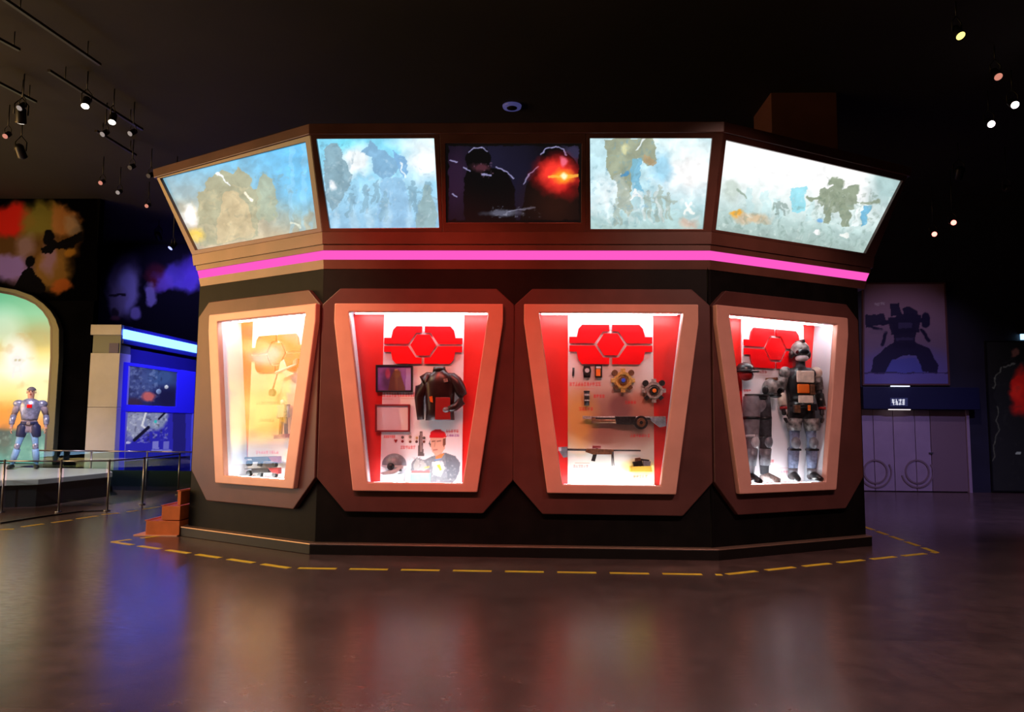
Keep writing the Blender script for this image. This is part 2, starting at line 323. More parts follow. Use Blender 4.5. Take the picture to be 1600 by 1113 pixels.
for i, g in enumerate(seg):
    k, c, s = g['k'], g['c'], g['s']; u0, u1 = g['u0'], g['u1']
    opening = trapq(c, s, .862, 2.953, .578, .872); hole = trapq(c, s, .894, 2.99, .610, .838)
    # body wall with the opening, dark
    pb = face(k, OB); cut = .03 if k == 'F' else .0
    ring('body_wall', pb, [(u0-(.02 if i == 1 else 0)-(.1 if k == 'L' else 0), 3.58), (u1+(.02 if i == 2 else 0)+(.1 if k == 'R' else 0)-(.03 if k == 'L' else 0), 3.58), (u1+(.02 if i == 2 else 0)+(.1 if k == 'R' else 0)-(.03 if k == 'L' else 0), .10), (u0-(.02 if i == 1 else 0)-(.1 if k == 'L' else 0), .10)], hole, -.05, 0, M['black'], kiosk)
    # octagonal panel
    cm = (opening[0][0]+opening[1][0])/2
    oct_o = [(u0+.22, 3.26), (u1-.22, 3.26), (u1, 3.055), (u1, .91), (u1-.36, .51), (u0+.36, .51), (u0, .91), (u0, 3.055)]
    (al, zt), (ar, _), (brr, zb), (bl, _) = opening
    f = lambda z, a, b2: a+(b2-a)*(zt-z)/(zt-zb)
    e_ = .022; oct_i = [(al-e_, zt+e_), (ar+e_, zt+e_), (f(2.7, ar, brr)+e_, 2.7), (f(1.2, ar, brr)+e_, 1.2), (brr+e_, zb-e_), (bl-e_, zb-e_), (f(1.2, al, bl)-e_, 1.2), (f(2.7, al, bl)-e_, 2.7)]
    ring('octagonal_panel', face(k, OB), oct_o, oct_i, 0, OP-OB, M['panel'], kiosk, bevel=.010)
    # window frame
    hexo = [(c-1.045*s, 3.058), (c+1.045*s, 3.058), (c+1.045*s, 2.83), (c+.755*s, .768), (c-.755*s, .768), (c-1.045*s, 2.83)]
    hexi = [(al, zt), (ar, zt), (f(2.74, ar, brr), 2.74), (brr, zb), (bl, zb), (f(2.74, al, bl), 2.74)]
    ring('window_frame', face(k, OP), hexo, hexi, 0, OFR-OP, M['frame'], kiosk, bevel=.012)
    # lining: back board, sides, top, bottom
    bx = .05; back = trapq(c, s, .862+bx, 2.99, .578+bx, .832); d = OBK-OB
    pk = face(k, OBK)
    V = [pb.at(a+(-.008 if j in (0, 3) else .008), z+(.010 if j < 2 else -.010), .072) for j, (a, z) in enumerate(opening)]+[pb.at(a, z, d) for a, z in back]
    for nm, q in (('showcase_ceiling', (0, 1)), ('showcase_side', (1, 2)), ('showcase_floor', (2, 3)), ('showcase_side', (3, 0))):
        a, b2 = q; P = [V[a], V[b2], V[4+b2], V[4+a]]; mid = sum(np.array(p) for p in P)/4; ctr = sum(V)/8; nrm = np.cross(P[1]-P[0], P[3]-P[0]); nrm /= np.linalg.norm(nrm)
        if nrm@(mid-ctr) < 0: nrm = -nrm
        mk(nm, P+[p+nrm*.005 for p in P], [(0, 1, 2, 3), (4, 5, 6, 7), (0, 1, 5, 4), (1, 2, 6, 5), (2, 3, 7, 6), (3, 0, 4, 7)], M['side'], kiosk)
    prism('back_board', pk, back, -.03, 0, M['red'], kiosk)
    # led strips along the top and the bottom of the opening, with their aluminium rails
    for zz, dz in ((2.972, -1), (.846, 1)):
        hw = (.84 if dz < 0 else .56)*s
        pr = face(k, OB-.055); prism('led_rail', pr, [(c-hw, zz), (c+hw, zz), (c+hw, zz-dz*.010), (c-hw, zz-dz*.010)], -.035, .0, M['steel'], kiosk)
        prism('led_strip', pr, [(c-hw+.01, zz+dz*.013), (c+hw-.01, zz+dz*.013), (c+hw-.01, zz), (c-hw+.01, zz)], -.03, -.005, M['led'], kiosk)
    # glass
    prism('window_glass', face(k, OP), [(c+(a-c)*1.004, z) for a, z in opening], .0, .012, M['glass'], kiosk)
    case.append(dict(k=k, c=c, s=s, back=pk))
# end walls, back wall and inner roof of the kiosk
pL = ring_pts(OB)
box('end_wall', pL[3][0]-.06, pL[3][0], pL[3][1]+.01, YK-.02, .1, 3.58, M['black'], kiosk)
box('end_wall', pL[0][0], pL[0][0]+.06, pL[0][1]+.01, YK-.02, .1, 3.58, M['black'], kiosk)
box('rear_wall', pL[0][0], pL[3][0], YK-.08, YK-.02, .1, 3.58, M['black'], kiosk)
# fascia with the pink band, cornice above
band('lower_fascia', (-.11, 3.52, .06, .1), (-.095, 3.635, .09, .1), M['brown'])
band('pink_light_band', (-.100, 3.638, .085, .1), (-.095, 3.752, .14, .11), M['pink'])
band('upper_fascia', (-.090, 3.755, .15, .11), (-.085, 3.83, .17, .105), M['brown'])
band('cabinet_base', (-.065, 3.83, .19, .105), (-.05, 3.98, .21, .104), M['brown'])
LIP = (-.05, 3.98, .208, .104); TOP = (.285, 5.11, .585, .04)
A = ring_pts(LIP[0]-.07, *LIP[2:]); B = ring_pts(TOP[0]-.07, *TOP[2:])
A = [(p[0], p[1], LIP[1]) for p in A]+[(A[3][0], YK, LIP[1]), (A[0][0], YK, LIP[1])]; B = [(p[0], p[1], TOP[1]) for p in B]+[(B[3][0], YK, TOP[1]), (B[0][0], YK, TOP[1])]
mk('cabinet', A+B, [(i, (i+1) % 6, 6+(i+1) % 6, 6+i) for i in range(6)]+[tuple(range(6))[::-1], tuple(range(6, 12))], M['black'], kiosk)
band('cornice', (.305, 5.11, .62, .04), (.315, 5.243, .64, .038), M['brown'], bevel=.01)
def cabface(k):
    n0 = face(k, 0).n; u = face(k, 0).u; a = math.atan2(TOP[0]-LIP[0], TOP[1]-LIP[1])
    n = n0*math.cos(a)-np.array([0, 0, math.sin(a)]); v = n0*math.sin(a)+np.array([0, 0, math.cos(a)])
    o = face(k, LIP[0]).o+np.array([0, 0, LIP[1]]); return Plane(o, u, n, v)
CF = {k: cabface(k) for k in 'LFR'}
VM = math.hypot(TOP[0]-LIP[0], TOP[1]-LIP[1])
def loc(k, P): d = np.array(P)-CF[k].o; return (d@CF[k].u, d@CF[k].v)
rl = ring_pts(*[LIP[0]]+list(LIP[2:])); rt = ring_pts(*[TOP[0]]+list(TOP[2:]))
rl = [(p[0], p[1], LIP[1]) for p in rl]; rt = [(p[0], p[1], TOP[1]) for p in rt]
S = dict(S1=('L', [(250, 279), (477, 222), (495, 357), (305, 391)]), S2=('F', [(494, 217), (678, 216), (686, 356), (515, 357)]), MO=('F', [(696, 224), (909, 224), (908, 348), (697, 348)]),
         S3=('F', [(922, 216), (1113, 216), (1099, 358), (923, 358)]), S4=('R', [(1135, 219), (1411, 283), (1353, 396), (1119, 359)]))
SQ = {n: CF[k].px(q) for n, (k, q) in S.items()}
tl, tr, bl_, br_ = loc('F', rt[1]), loc('F', rt[2]), loc('F', rl[1]), loc('F', rl[2])
x12 = [(SQ['S2'][1][0]+SQ['MO'][0][0])/2, (SQ['S2'][2][0]+SQ['MO'][3][0])/2]; x23 = [(SQ['MO'][1][0]+SQ['S3'][0][0])/2, (SQ['MO'][2][0]+SQ['S3'][3][0])/2]
OUT = dict(S1=[loc('L', rt[0]), loc('L', rt[1]), loc('L', rl[1]), loc('L', rl[0])], S4=[loc('R', rt[2]), loc('R', rt[3]), loc('R', rl[3]), loc('R', rl[2])],
           S2=[tl, (x12[0], VM), (x12[1], 0), bl_], MO=[(x12[0], VM), (x23[0], VM), (x23[1], 0), (x12[1], 0)], S3=[(x23[0], VM), tr, br_, (x23[1], 0)])

def px_mech(p, cx, cy, s, c, a=1., lean=0.):
    P = lambda pts: [(cx+(x+lean*y)*s, cy+y*s) for x, y in pts]
    p.poly(P([(-.16, -1), (.16, -1), (.2, -.72), (-.2, -.72)]), c, a); p.poly(P([(-.5, -.75), (.5, -.75), (.36, -.05), (-.36, -.05)]), c, a)
    p.poly(P([(-.85, -.82), (-.42, -.78), (-.55, -.1), (-.9, .15), (-1.0, -.1)]), c, a); p.poly(P([(.85, -.82), (.42, -.78), (.55, -.1), (.95, .1), (1.0, -.2)]), c, a)
    p.poly(P([(-.36, -.1), (-.02, -.1), (-.2, .5), (-.3, 1.05), (-.65, 1.05), (-.5, .4)]), c, a); p.poly(P([(.36, -.1), (.02, -.1), (.2, .5), (.3, 1.05), (.68, 1.05), (.52, .4)]), c, a)
def px_soldier(p, cx, cy, s, c, a=1.):
    P = lambda pts: [(cx+x*s, cy+y*s) for x, y in pts]
    p.ell(cx, cy-.82*s, .14*s, .17*s, c, a); p.poly(P([(-.26, -.66), (.26, -.66), (.2, .0), (.26, 1), (.05, 1), (0, .2), (-.08, 1), (-.28, 1), (-.2, 0)]), c, a); p.line(cx-.3*s, cy-.45*s, cx+.5*s, cy-.2*s, .12*s, c, a)
def pS1(p):
    p.warp(7, 14)
    p.vgrad([(215, (80, 190, 245)), (300, (120, 185, 215)), (340, (180, 180, 160)), (400, (196, 178, 150))])
    p.mix(np.clip((470-p.x)/260, 0, 1)*np.clip((p.y-250)/120, .15, .9), (190, 180, 165)); p.ell(470, 260, 60, 70, (90, 195, 250), .7, 1.2)
    for x, s in ((452, 12), (470, 16), (486, 10)): p.rect(x, 215, x+s*.5, 370, (150, 215, 250), .35)
    g = (158, 165, 142)
    p.poly([(305, 340), (312, 300), (325, 278), (345, 268), (362, 272), (372, 262), (385, 270), (392, 290), (405, 300), (410, 340), (400, 372), (310, 385)], g, .95)
    p.poly([(400, 300), (412, 275), (424, 280), (432, 310), (428, 345), (404, 345)], (160, 178, 160), .9)
    p.poly([(340, 340), (352, 300), (372, 300), (392, 330), (398, 370), (335, 380)], (198, 182, 148), .8)
    p.ell(297, 337, 10, 16, (255, 255, 255), 1, .8); p.ell(306, 366, 12, 9, (255, 214, 90), .9, .9)
    p.line(336, 272, 350, 278, 3, (240, 250, 255)); p.line(352, 280, 357, 290, 2.5, (235, 245, 250)); p.line(382, 298, 390, 310, 4, (255, 246, 224)); p.line(452, 348, 472, 358, 3, (225, 235, 220)); p.ell(482, 340, 9, 8, (160, 165, 150), .8, .5, .4)
    p.speck(9, (225, 205, 165), .6, .58, 5, (300, 290, 440, 392)); p.speck(7, (120, 135, 125), .6, .62, 8, (310, 265, 500, 385)); p.speck(16, (215, 200, 170), .5, .55, 11, (250, 350, 500, 392))
    p.ell(430, 380, 50, 12, (200, 190, 160), .5, 1); p.grain(.16, 14)
def pS2(p):
    p.warp(7, 14)
    p.vgrad([(215, (135, 220, 248)), (290, (165, 218, 245)), (360, (150, 195, 225))])
    p.ell(556, 250, 26, 22, (255, 255, 255), .9, .9, .3, 4); p.ell(662, 250, 30, 30, (255, 255, 255), .9, .9, .3, 6); p.ell(655, 222, 40, 12, (235, 250, 255), .8, 1); p.ell(540, 222, 16, 14, (120, 235, 255), .6, 1)
    g = (140, 172, 186)
    p.poly([(505, 262), (507, 235), (514, 224), (524, 221), (532, 232), (534, 246), (545, 258), (551, 272), (548, 290), (538, 300), (528, 318), (516, 330), (507, 300)], g, .95); p.ell(518, 290, 5, 8, (250, 252, 255), .9, .6)
    p.speck(6, (105, 140, 160), .7, .6, 21, (500, 222, 552, 345)); m = (134, 180, 214)
    p.poly([(560, 240), (575, 228), (578, 220), (592, 232), (608, 245), (628, 252), (622, 262), (610, 278), (596, 282), (584, 270), (582, 246)], m, .95); p.poly([(610, 232), (622, 240), (636, 252), (640, 272), (634, 278), (618, 256)], (130, 180, 222), .95)
    p.line(626, 258, 638, 278, 2, (235, 248, 255)); p.poly([(594, 282), (632, 276), (645, 330), (640, 357), (590, 357)], (146, 190, 224), .7)
    for x, y, s in ((572, 312, 22), (586, 300, 18), (646, 305, 24), (668, 318, 36), (600, 325, 24), (548, 322, 20), (655, 330, 18)): px_soldier(p, x, y, s, (136, 176, 196), .75)
    p.poly([(655, 320), (664, 286), (674, 292), (681, 330), (682, 357), (652, 357)], (150, 178, 180), .8)
    for x in (525, 553, 578, 606, 640): p.ell(x, 345, 6, 22, (200, 232, 248), .45, 1.)
    p.speck(5, (110, 150, 180), .5, .62, 31, (500, 260, 690, 340)); p.speck(5, (225, 242, 250), .6, .62, 37, (500, 250, 690, 350)); p.grain(.12, 12)
def pMO(p):
    p.warp(3, 9)
    p.fill((14, 13, 20)); p.ell(770, 260, 40, 60, (30, 28, 52), .8, 1.4); p.ell(815, 290, 30, 60, (24, 22, 42), .8, 1.2); p.ell(712, 280, 22, 50, (48, 28, 52), .8, 1.2); p.ell(895, 240, 16, 16, (58, 52, 82), .8, 1)
    k = (8, 8, 10)
    p.poly([(726, 345), (724, 290), (730, 262), (727, 245), (735, 232), (748, 228), (762, 232), (768, 246), (766, 262), (790, 268), (804, 290), (806, 345)], k); p.poly([(812, 345), (822, 290), (838, 268), (845, 262), (845, 240), (858, 230), (875, 228), (888, 240), (908, 262), (908, 345)], k)
    rim = (170, 165, 215)
    for a in ([(733, 238), (742, 231), (752, 230), (762, 236)], [(845, 241), (854, 232), (868, 229), (880, 234), (886, 242)], [(724, 262), (734, 268)], [(776, 262), (790, 268), (802, 278)], [(818, 288), (828, 272), (842, 260)], [(752, 273), (768, 275)], [(704, 250), (714, 254)], [(706, 303), (713, 308)]):
        for i in range(len(a)-1): p.line(*a[i], *a[i+1], 1.8, rim, .85)
    p.ell(750, 262, 14, 6, (120, 60, 75), .6, .9, .5); p.speck(4, (190, 130, 165), .8, .66, 41, (740, 255, 772, 280))
    p.ell(785, 333, 26, 5, (120, 122, 145), .7, .8, .5, 9); p.line(795, 330, 836, 325, 2, (140, 140, 165), .8); p.speck(4, (200, 200, 225), .8, .62, 43, (768, 322, 850, 340))
    p.ell(868, 320, 40, 40, (46, 22, 16), .8, 1.5); p.ell(876, 275, 32, 26, (190, 22, 24), .95, 1.1, .35, 13); p.ell(872, 272, 26, 20, (255, 60, 48), .95, .9, .5, 15); p.ell(880, 276, 16, 10, (255, 160, 40), .95, .9, .3, 17); p.line(858, 277, 908, 274, 5, (255, 190, 70), .8); p.ell(880, 275, 5, 5, (255, 250, 200), 1, .8)
    p.ell(880, 252, 5, 8, (255, 120, 150), .8, .8)
    e = 5
    for m_ in ((p.x < 701), (p.x > 904), (p.y < 228), (p.y > 344)): p.mix(m_*1., (10, 9, 9))
def pS3(p):
    p.warp(7, 14)
    p.vgrad([(215, (205, 238, 245)), (300, (190, 226, 236)), (358, (178, 208, 206))]); p.ell(1075, 265, 46, 40, (255, 255, 255), 1, .9, .2, 3); p.ell(1040, 232, 60, 18, (235, 252, 252), .8, 1.); p.ell(950, 300, 26, 30, (240, 250, 252), .7, 1.)
    p.ell(1035, 262, 16, 26, (150, 208, 236), .8, 1., .3)
    g = (158, 165, 140)
    p.poly([(944, 216), (1020, 216), (1024, 250), (1010, 262), (996, 246), (992, 270), (986, 300), (972, 306), (968, 272), (958, 280), (948, 262)], g, .95); p.poly([(958, 275), (975, 272), (992, 330), (980, 340), (966, 310)], (172, 182, 168), .9); p.poly([(1004, 240), (1024, 252), (1020, 262), (1002, 254)], (188, 160, 120), .8)
    p.poly([(986, 250), (1000, 246), (1004, 300), (990, 300)], (120, 185, 215), .8)
    p.line(996, 232, 1006, 218, 3, (240, 250, 250)); p.line(970, 276, 984, 268, 4, (70, 150, 215), .8); p.ell(977, 232, 6, 8, (225, 222, 170), .8, .7)
    for x, y, s in ((1012, 320, 24), (1030, 318, 28), (1046, 322, 22), (965, 330, 22)): px_soldier(p, x, y, s, (165, 178, 165), .65)
    p.line(1070, 318, 1082, 332, 4, (245, 250, 245)); p.line(1082, 316, 1068, 334, 4, (240, 245, 240)); p.ell(1075, 350, 14, 8, (215, 165, 140), .6, .8, .4); p.poly([(985, 312), (992, 296), (1003, 310)], (250, 252, 250), .9)
    for x in (944, 1000, 1026): p.line(x, 300, x+8, 345, 5, (240, 250, 252), .5)
    p.speck(6, (120, 160, 172), .7, .6, 51, (925, 225, 1030, 358)); p.speck(5, (95, 160, 215), .6, .66, 55, (945, 216, 1020, 330)); p.speck(7, (250, 252, 250), .7, .58, 57, (925, 280, 1100, 350)); p.speck(8, (150, 170, 160), .5, .58, 59, (925, 335, 1100, 358)); p.grain(.13, 12)
def pS4(p):
    p.warp(7, 14)
    t = np.clip((p.y-(262+(p.x-1135)*.17))/70, 0, 1); p.fill((255, 255, 255)); p.mix(t, (192, 218, 216)); p.mix(np.clip((p.y-(325+(p.x-1135)*.16))/40, 0, 1), (160, 182, 176))
    p.ell(1395, 290, 30, 50, (150, 185, 185), .8, .9, .3, 5); p.line(1410, 283, 1398, 310, 5, (245, 250, 250)); p.rect(1235, 293, 1258, 330, (150, 220, 235), .9)
    for x0, x1, y0 in ((1165, 1176, 292), (1190, 1204, 300), (1210, 1220, 308), (1262, 1270, 312)): p.rect(x0, y0, x1, 345, (196, 226, 228), .7)
    g = (146, 158, 136); px_mech(p, 1308, 318, 32, g, .95); p.ell(1307, 286, 12, 6, g, 1, .3, .3); p.ell(1336, 295, 10, 7, g, 1, .3, .3); p.poly([(1282, 300), (1330, 296), (1334, 330), (1288, 334)], g, .9); p.line(1264, 312, 1290, 300, 6, g); p.line(1330, 320, 1372, 312, 5, g, .9)
    p.poly([(1350, 322), (1362, 318), (1352, 352), (1342, 352)], (110, 180, 215), .9); p.poly([(1340, 318), (1346, 316), (1338, 352), (1332, 352)], (240, 250, 250), .9)
    p.ell(1152, 335, 8, 6, (245, 176, 66), 1, .7, .3); p.ell(1178, 342, 22, 6, (225, 190, 150), .8, .8, .4); p.ell(1140, 298, 12, 16, (190, 205, 195), .8, .8, .5, 8); p.line(1148, 298, 1166, 312, 4, (150, 170, 155), .9)
    p.ell(1282, 345, 5, 5, (120, 180, 235), .9, .7); p.ell(1275, 365, 5, 4, (255, 255, 255)); p.ell(1322, 365, 8, 4, (245, 250, 245)); px_mech(p, 1218, 325, 12, (150, 170, 165), .8)
    p.speck(6, (120, 145, 135), .75, .58, 61, (1120, 320, 1400, 396)); p.speck(5, (235, 245, 240), .7, .62, 63, (1120, 300, 1400, 396)); p.speck(5, (95, 115, 100), .7, .62, 67, (1262, 280, 1375, 350)); p.c += np.clip((330-p.y)/40, 0, 1)[:, None]*6; p.grain(.10, 10)
FN = dict(S1=pS1, S2=pS2, MO=pMO, S3=pS3, S4=pS4)
for n, (k, q) in S.items():
    ring('picture_frame', CF[k], OUT[n], SQ[n], -.065, 0, M['brown'], kiosk, bevel=.006)
    sw = max(p_[0] for p_ in q)-min(p_[0] for p_ in q)
    o = picture('light_box' if n != 'MO' else 'video_screen', CF[k], [(a+(-.01 if j in (0, 3) else .01), b2+(.01 if j < 2 else -.01)) for j, (a, b2) in enumerate(SQ[n])], -.045, int(sw*.95), 140, FN[n], M['screen'], kiosk)
    tag(o, dict(S1='blue and tan battle picture on the left wing light box', S2='pale blue battle picture beside the left corner', MO='dark video screen with two soldiers and a red muzzle flash', S3='white and cyan battle picture right of the video screen', S4='bright white battle picture on the right wing light box')[n])

# brown box on the kiosk roof
pr = Plane((0, 3.2, 0), (1, 0, 0), (0, -1, 0)); q = pr.px([(1204, 133), (1307, 135)])
rb = empty('roof_box', (q[0][0]/2+q[1][0]/2, 3.7, 5.243), 'dark brown boxed shaft standing on the kiosk roof', 'box')
box('shaft', q[0][0], q[1][0], 3.2, 4.2, 5.243, q[0][1]-.03, M['brown'], rb, bevel=.01); box('cap', q[0][0]-.015, q[1][0]+.015, 3.185, 4.215, q[0][1]-.03, q[0][1], M['brown'], rb)

# ------------------------------------------------------------------ stairs at the left end of the kiosk
st = empty('entry_steps', (-4.9, 1.9, 0), 'orange lit wooden steps leading up into the kiosk end', 'steps')
xs = [gpt(225, 838)[0], gpt(250, 838)[0], gpt(275, 838)[0], -4.678]; y0 = gpt(240, 838)[1]+.02
for i in range(3):
    s_ = box('step', xs[i], xs[3]+.02, y0, y0+1.1, i*.205+.012, (i+1)*.205+.0, M['wood'], st, bevel=.006)
    box('nosing', xs[i]-.012, xs[i]+.03, y0-.008, y0+1.1, (i+1)*.205, (i+1)*.205+.012, M['tape'] if False else M['wood'], s_)
box('base_plate', xs[0]-.16, xs[3], y0-.02, y0+1.15, 0, .014, mat('pale_orange_plate', (235, 170, 130), .5), st)

# ------------------------------------------------------------------ background, left: portal with a lit arch picture
YA = 9.0; pa = Plane((0, YA, 0), (1, 0, 0), (0, -1, 0))
tag(box('wall_rear', XL, 6.0, 13.9, 14.0, 0, ZC, M['wall']), kind='structure', label='dark rear wall behind the booth')
tag(box('wall_portal', XL, -10.85, YA+.05, YA+.25, 0, ZC, M['wall']), kind='structure', label='black wall around the lit arch')
portal = empty('arch_light_box', (-13.6, YA, .5), 'tall arched light box with a green and yellow sea battle picture', 'light box')
uc = pa.hit(-26, 500)[0]
def arch(pts): r = [pa.hit(*p) for p in pts]; r = [(r[0][0], .51)]+r; return r+[(2*uc-a, z) for a, z in r[::-1]]
ro = arch([(97, 560), (97, 515), (92, 500), (84, 487), (72, 475), (55, 463), (30, 454), (0, 449)]); ri = arch([(80, 560), (80, 512), (76, 499), (68, 487), (56, 476), (42, 469), (22, 462), (0, 458)]); rm = [((a*.35+c*.65), (b2*.35+d*.65)) for (a, b2), (c, d) in zip(ro, ri)]
ring('outer_frame', pa, ro, rm, -.05, .12, mat('grey_green_frame', (92, 98, 84), .4, metal=.2), portal, bevel=.01); ring('inner_frame', pa, rm, ri, -.05, .04, mat('navy_frame', (40, 40, 66), .3), portal)
def pArch(p):
    p.vgrad([(440, (70, 175, 130)), (490, (130, 205, 160)), (520, (170, 185, 130)), (545, (250, 225, 130)), (580, (255, 252, 215)), (615, (255, 236, 150)), (640, (255, 190, 90)), (668, (235, 150, 80)), (675, (60, 120, 120)), (700, (110, 170, 150)), (740, (90, 150, 140))])
    p.ell(5, 515, 30, 30, (225, 245, 220), .6, 1); p.ell(60, 530, 30, 18, (175, 165, 110), .6, 1, .3); p.ell(28, 560, 24, 30, (255, 255, 250), .9, .9); p.ell(12, 650, 24, 18, (255, 150, 60), .7, .9, .4); p.ell(4, 690, 18, 20, (90, 60, 50), .5, .9, .4); p.ell(60, 620, 24, 26, (250, 250, 200), .7, 1.)
    for c_, a in (((240, 240, 235), .95),): p.ell(27, 564, 9, 9, c_, a, .3); p.line(22, 574, 20, 590, 3, c_, a); p.line(31, 574, 33, 588, 3, c_, a); p.line(20, 582, 34, 580, 2, c_, a)
    p.ell(24, 563, 2, 2.5, (200, 195, 165)); p.ell(30, 563, 2, 2.5, (200, 195, 165))
    p.speck(9, (60, 110, 100), .6, .55, 71, (-60, 672, 90, 740)); p.speck(6, (200, 225, 205), .7, .6, 73, (-60, 676, 90, 740)); p.speck(14, (200, 150, 80), .5, .6, 77, (-60, 520, 90, 670))
def pic_arch(name, pl, outline, fn, m, parent):
    n = len(outline)//2; R = outline[:n]; L = outline[n:][::-1]; rows = []
    zs = np.linspace(R[0][1], R[-1][1], 150); ur = np.interp(zs, [p_[1] for p_ in R], [p_[0] for p_ in R]); nx = 110
    V = []; ab = []
    for z, a in zip(zs, ur):
        for k in range(nx+1): ab.append((2*uc-a+(2*a-2*uc)*k/nx, z))
    ab = np.array(ab); V = pl.o+ab[:, :1]*pl.u+ab[:, 1:]*pl.v
    x, y = proj(V); p = Pic(x, y); fn(p); FC = [(r*(nx+1)+k, r*(nx+1)+k+1, (r+1)*(nx+1)+k+1, (r+1)*(nx+1)+k) for r in range(149) for k in range(nx)]
    return mk(name, V, FC, m, parent, cols=lin(np.clip(p.c, 0, 255)))
pic_arch('arch_picture', Plane((0, YA-.0, 0), (1, 0, 0), (0, -1, 0)), ri, pArch, printmat('arch_lightbox', 1.0, rough=.3), portal)
prism('backing', pa, ro, -.07, -.051, M['dark'], portal)

# painted murals high on the walls (lit by the hall's spots)
def pMur1(p):
    p.warp(9, 26)
    p.fill((4, 4, 6)); p.ell(40, 378, 78, 56, (86, 62, 34), .95, .35, .6, 81); p.ell(12, 342, 40, 22, (190, 34, 26), .95, .5, .5, 83); p.ell(62, 345, 34, 26, (110, 106, 44), .9, .6, .5, 85); p.ell(100, 345, 24, 20, (150, 104, 60), .9, .6, .6, 87); p.ell(112, 352, 14, 14, (150, 140, 130), .6, .6, .5)
    p.ell(12, 418, 34, 20, (130, 112, 190), .95, .6, .5, 89); p.ell(82, 420, 26, 38, (128, 100, 52), .9, .6, .5, 91); p.ell(78, 405, 10, 24, (130, 105, 140), .8, .7, .3); p.ell(96, 448, 14, 12, (150, 84, 40), .9, .6, .5); p.ell(38, 385, 16, 16, (150, 130, 150), .6, .8)
    k = (14, 13, 16); p.ell(75, 372, 8, 10, k); p.poly([(64, 385), (80, 378), (88, 376), (126, 364), (128, 372), (112, 388), (84, 386), (78, 396), (66, 394)], k); p.ell(49, 408, 8, 10, k); p.poly([(22, 440), (34, 424), (48, 416), (62, 428), (70, 448), (64, 460), (18, 456)], k)
    p.ell(110, 392, 8, 6, (150, 110, 40), .8, .6)
def pMur2(p):
    p.warp(6, 22)
    p.fill((18, 17, 30)); p.ell(196, 440, 24, 52, (98, 92, 128), .9, .5, .35, 93); p.ell(200, 452, 15, 32, (150, 146, 215), .8, .6, .2); p.ell(182, 470, 14, 26, (120, 112, 150), .8, .6, .3); p.line(172, 460, 192, 462, 4, (40, 36, 50)); p.ell(180, 488, 6, 8, (40, 34, 44), .9, .5); p.ell(180, 498, 8, 5, (130, 70, 80), .5, .7)
    p.ell(214, 490, 8, 10, (150, 140, 220), .8, .5); p.ell(245, 432, 16, 22, (100, 34, 48), .8, .6, .5, 95); p.ell(237, 460, 9, 20, (150, 140, 215), .8, .5, .5, 97); p.ell(280, 432, 36, 26, (104, 84, 220), .9, .5, .5, 99); p.ell(300, 420, 20, 22, (90, 66, 200), .8, .6, .5); p.ell(258, 444, 12, 14, (110, 84, 200), .8, .6, .4)
    p.ell(240, 360, 60, 50, (26, 22, 44), .8, 1, .4)
q = [(-150, 300), (150, 300), (150, 470), (-150, 470)]
tag(picture('wall_mural', Plane((0, YA+.049, 0), (1, 0, 0), (0, -1, 0)), pa.px(q), 0, 200, 120, pMur1, M['matte'], None, .01), 'painted mural of fighters in red and olive smoke above the arch', 'mural')
pb2 = Plane((0, 13.9, 0), (1, 0, 0), (0, -1, 0)); q = [(120, 330), (335, 330), (335, 560), (120, 560)]
tag(picture('wall_mural', pb2, pb2.px(q), .012, 150, 150, pMur2, M['matte'], None, .01), 'dark violet painted mural with a pale face above the blue booth', 'mural')

# ------------------------------------------------------------------ grey and blue booth
xa, xb = -10.83, -10.085
booth = empty('blue_booth', (-10.2, 11, 0), 'grey and blue display booth with a pale cyan light strip along its top', 'booth')
gm_ = mat('booth_grey', (176, 176, 170), .4, noise=.06, scale=2); gd = mat('booth_olive', (96, 106, 90), .45); bl = mat('booth_blue', (70, 66, 205), .4); bd_ = mat('booth_navy', (36, 34, 96), .45)
box('end_panel', xa, xb, YA, YA+.5, 0, 1.9, gm_, booth, bevel=.008); box('end_panel', xa, xb, YA, YA+.5, 1.905, 3.25, gm_, booth, bevel=.008); box('recess_panel', xa+.02, xb-.02, YA+.04, YA+.5, 3.25, 3.70, gd, booth); box('cap_panel', xa-.02, xb+.02, YA-.03, YA+.5, 3.70, 3.96, gm_, booth, bevel=.01)
zt = pa.hit(188, 515)[1]; far = gpt(316, 542.5, zt); nb = np.array([xb, YA]); dv = far[:2]-nb; nrm = np.array([dv[1], -dv[0]]); 
bf = Plane((xb, YA+.02, 0), (dv[0], dv[1], 0), (nrm[0], nrm[1], 0)); Lb = np.linalg.norm(dv)
prism('side_wall', bf, [(0, 0), (Lb, 0), (Lb, 3.5), (0, 3.5)], -.3, -.06, bd_, booth)
prism('top_wall', bf, [(0.06, 3.5), (Lb, 3.5), (Lb, 3.95), (0.06, 3.95)], -.3, .02, bd_, booth)
prism('light_strip', bf, [(0.03, 3.62), (Lb, 3.62), (Lb, 3.85), (0.03, 3.85)], .02, .07, glow('blue_led', (.058, .15, 1.), 9.5), booth)
(a0, z0), (a1, z1), (a2, z2), (a3, z3) = bf.px([(201, 572), (278, 582), (276, 634), (199, 632)])
zs0, zs1 = (z2+z3)/2-.02, (z0+z1)/2
ring('screen_surround', bf, [(.16, 3.05), (Lb, 3.05), (Lb, zs0-.18), (.16, zs0-.18)], [(a0, zs1), (a1, zs1), (a1, zs0), (a0, zs0)], -.06, .0, bl, booth, bevel=.01)
prism('blue_column', bf, [(.16, zs0-.18), (a0-.02, zs0-.18), (a0+.05, .1), (.2, .1)], -.06, 0, bl, booth)
prism('lower_column', bf, [(Lb-.4, zs0-.18), (Lb, zs0-.18), (Lb, .1), (Lb-.3, .1)], -.06, 0, mat('booth_pale', (150, 160, 200), .35), booth)
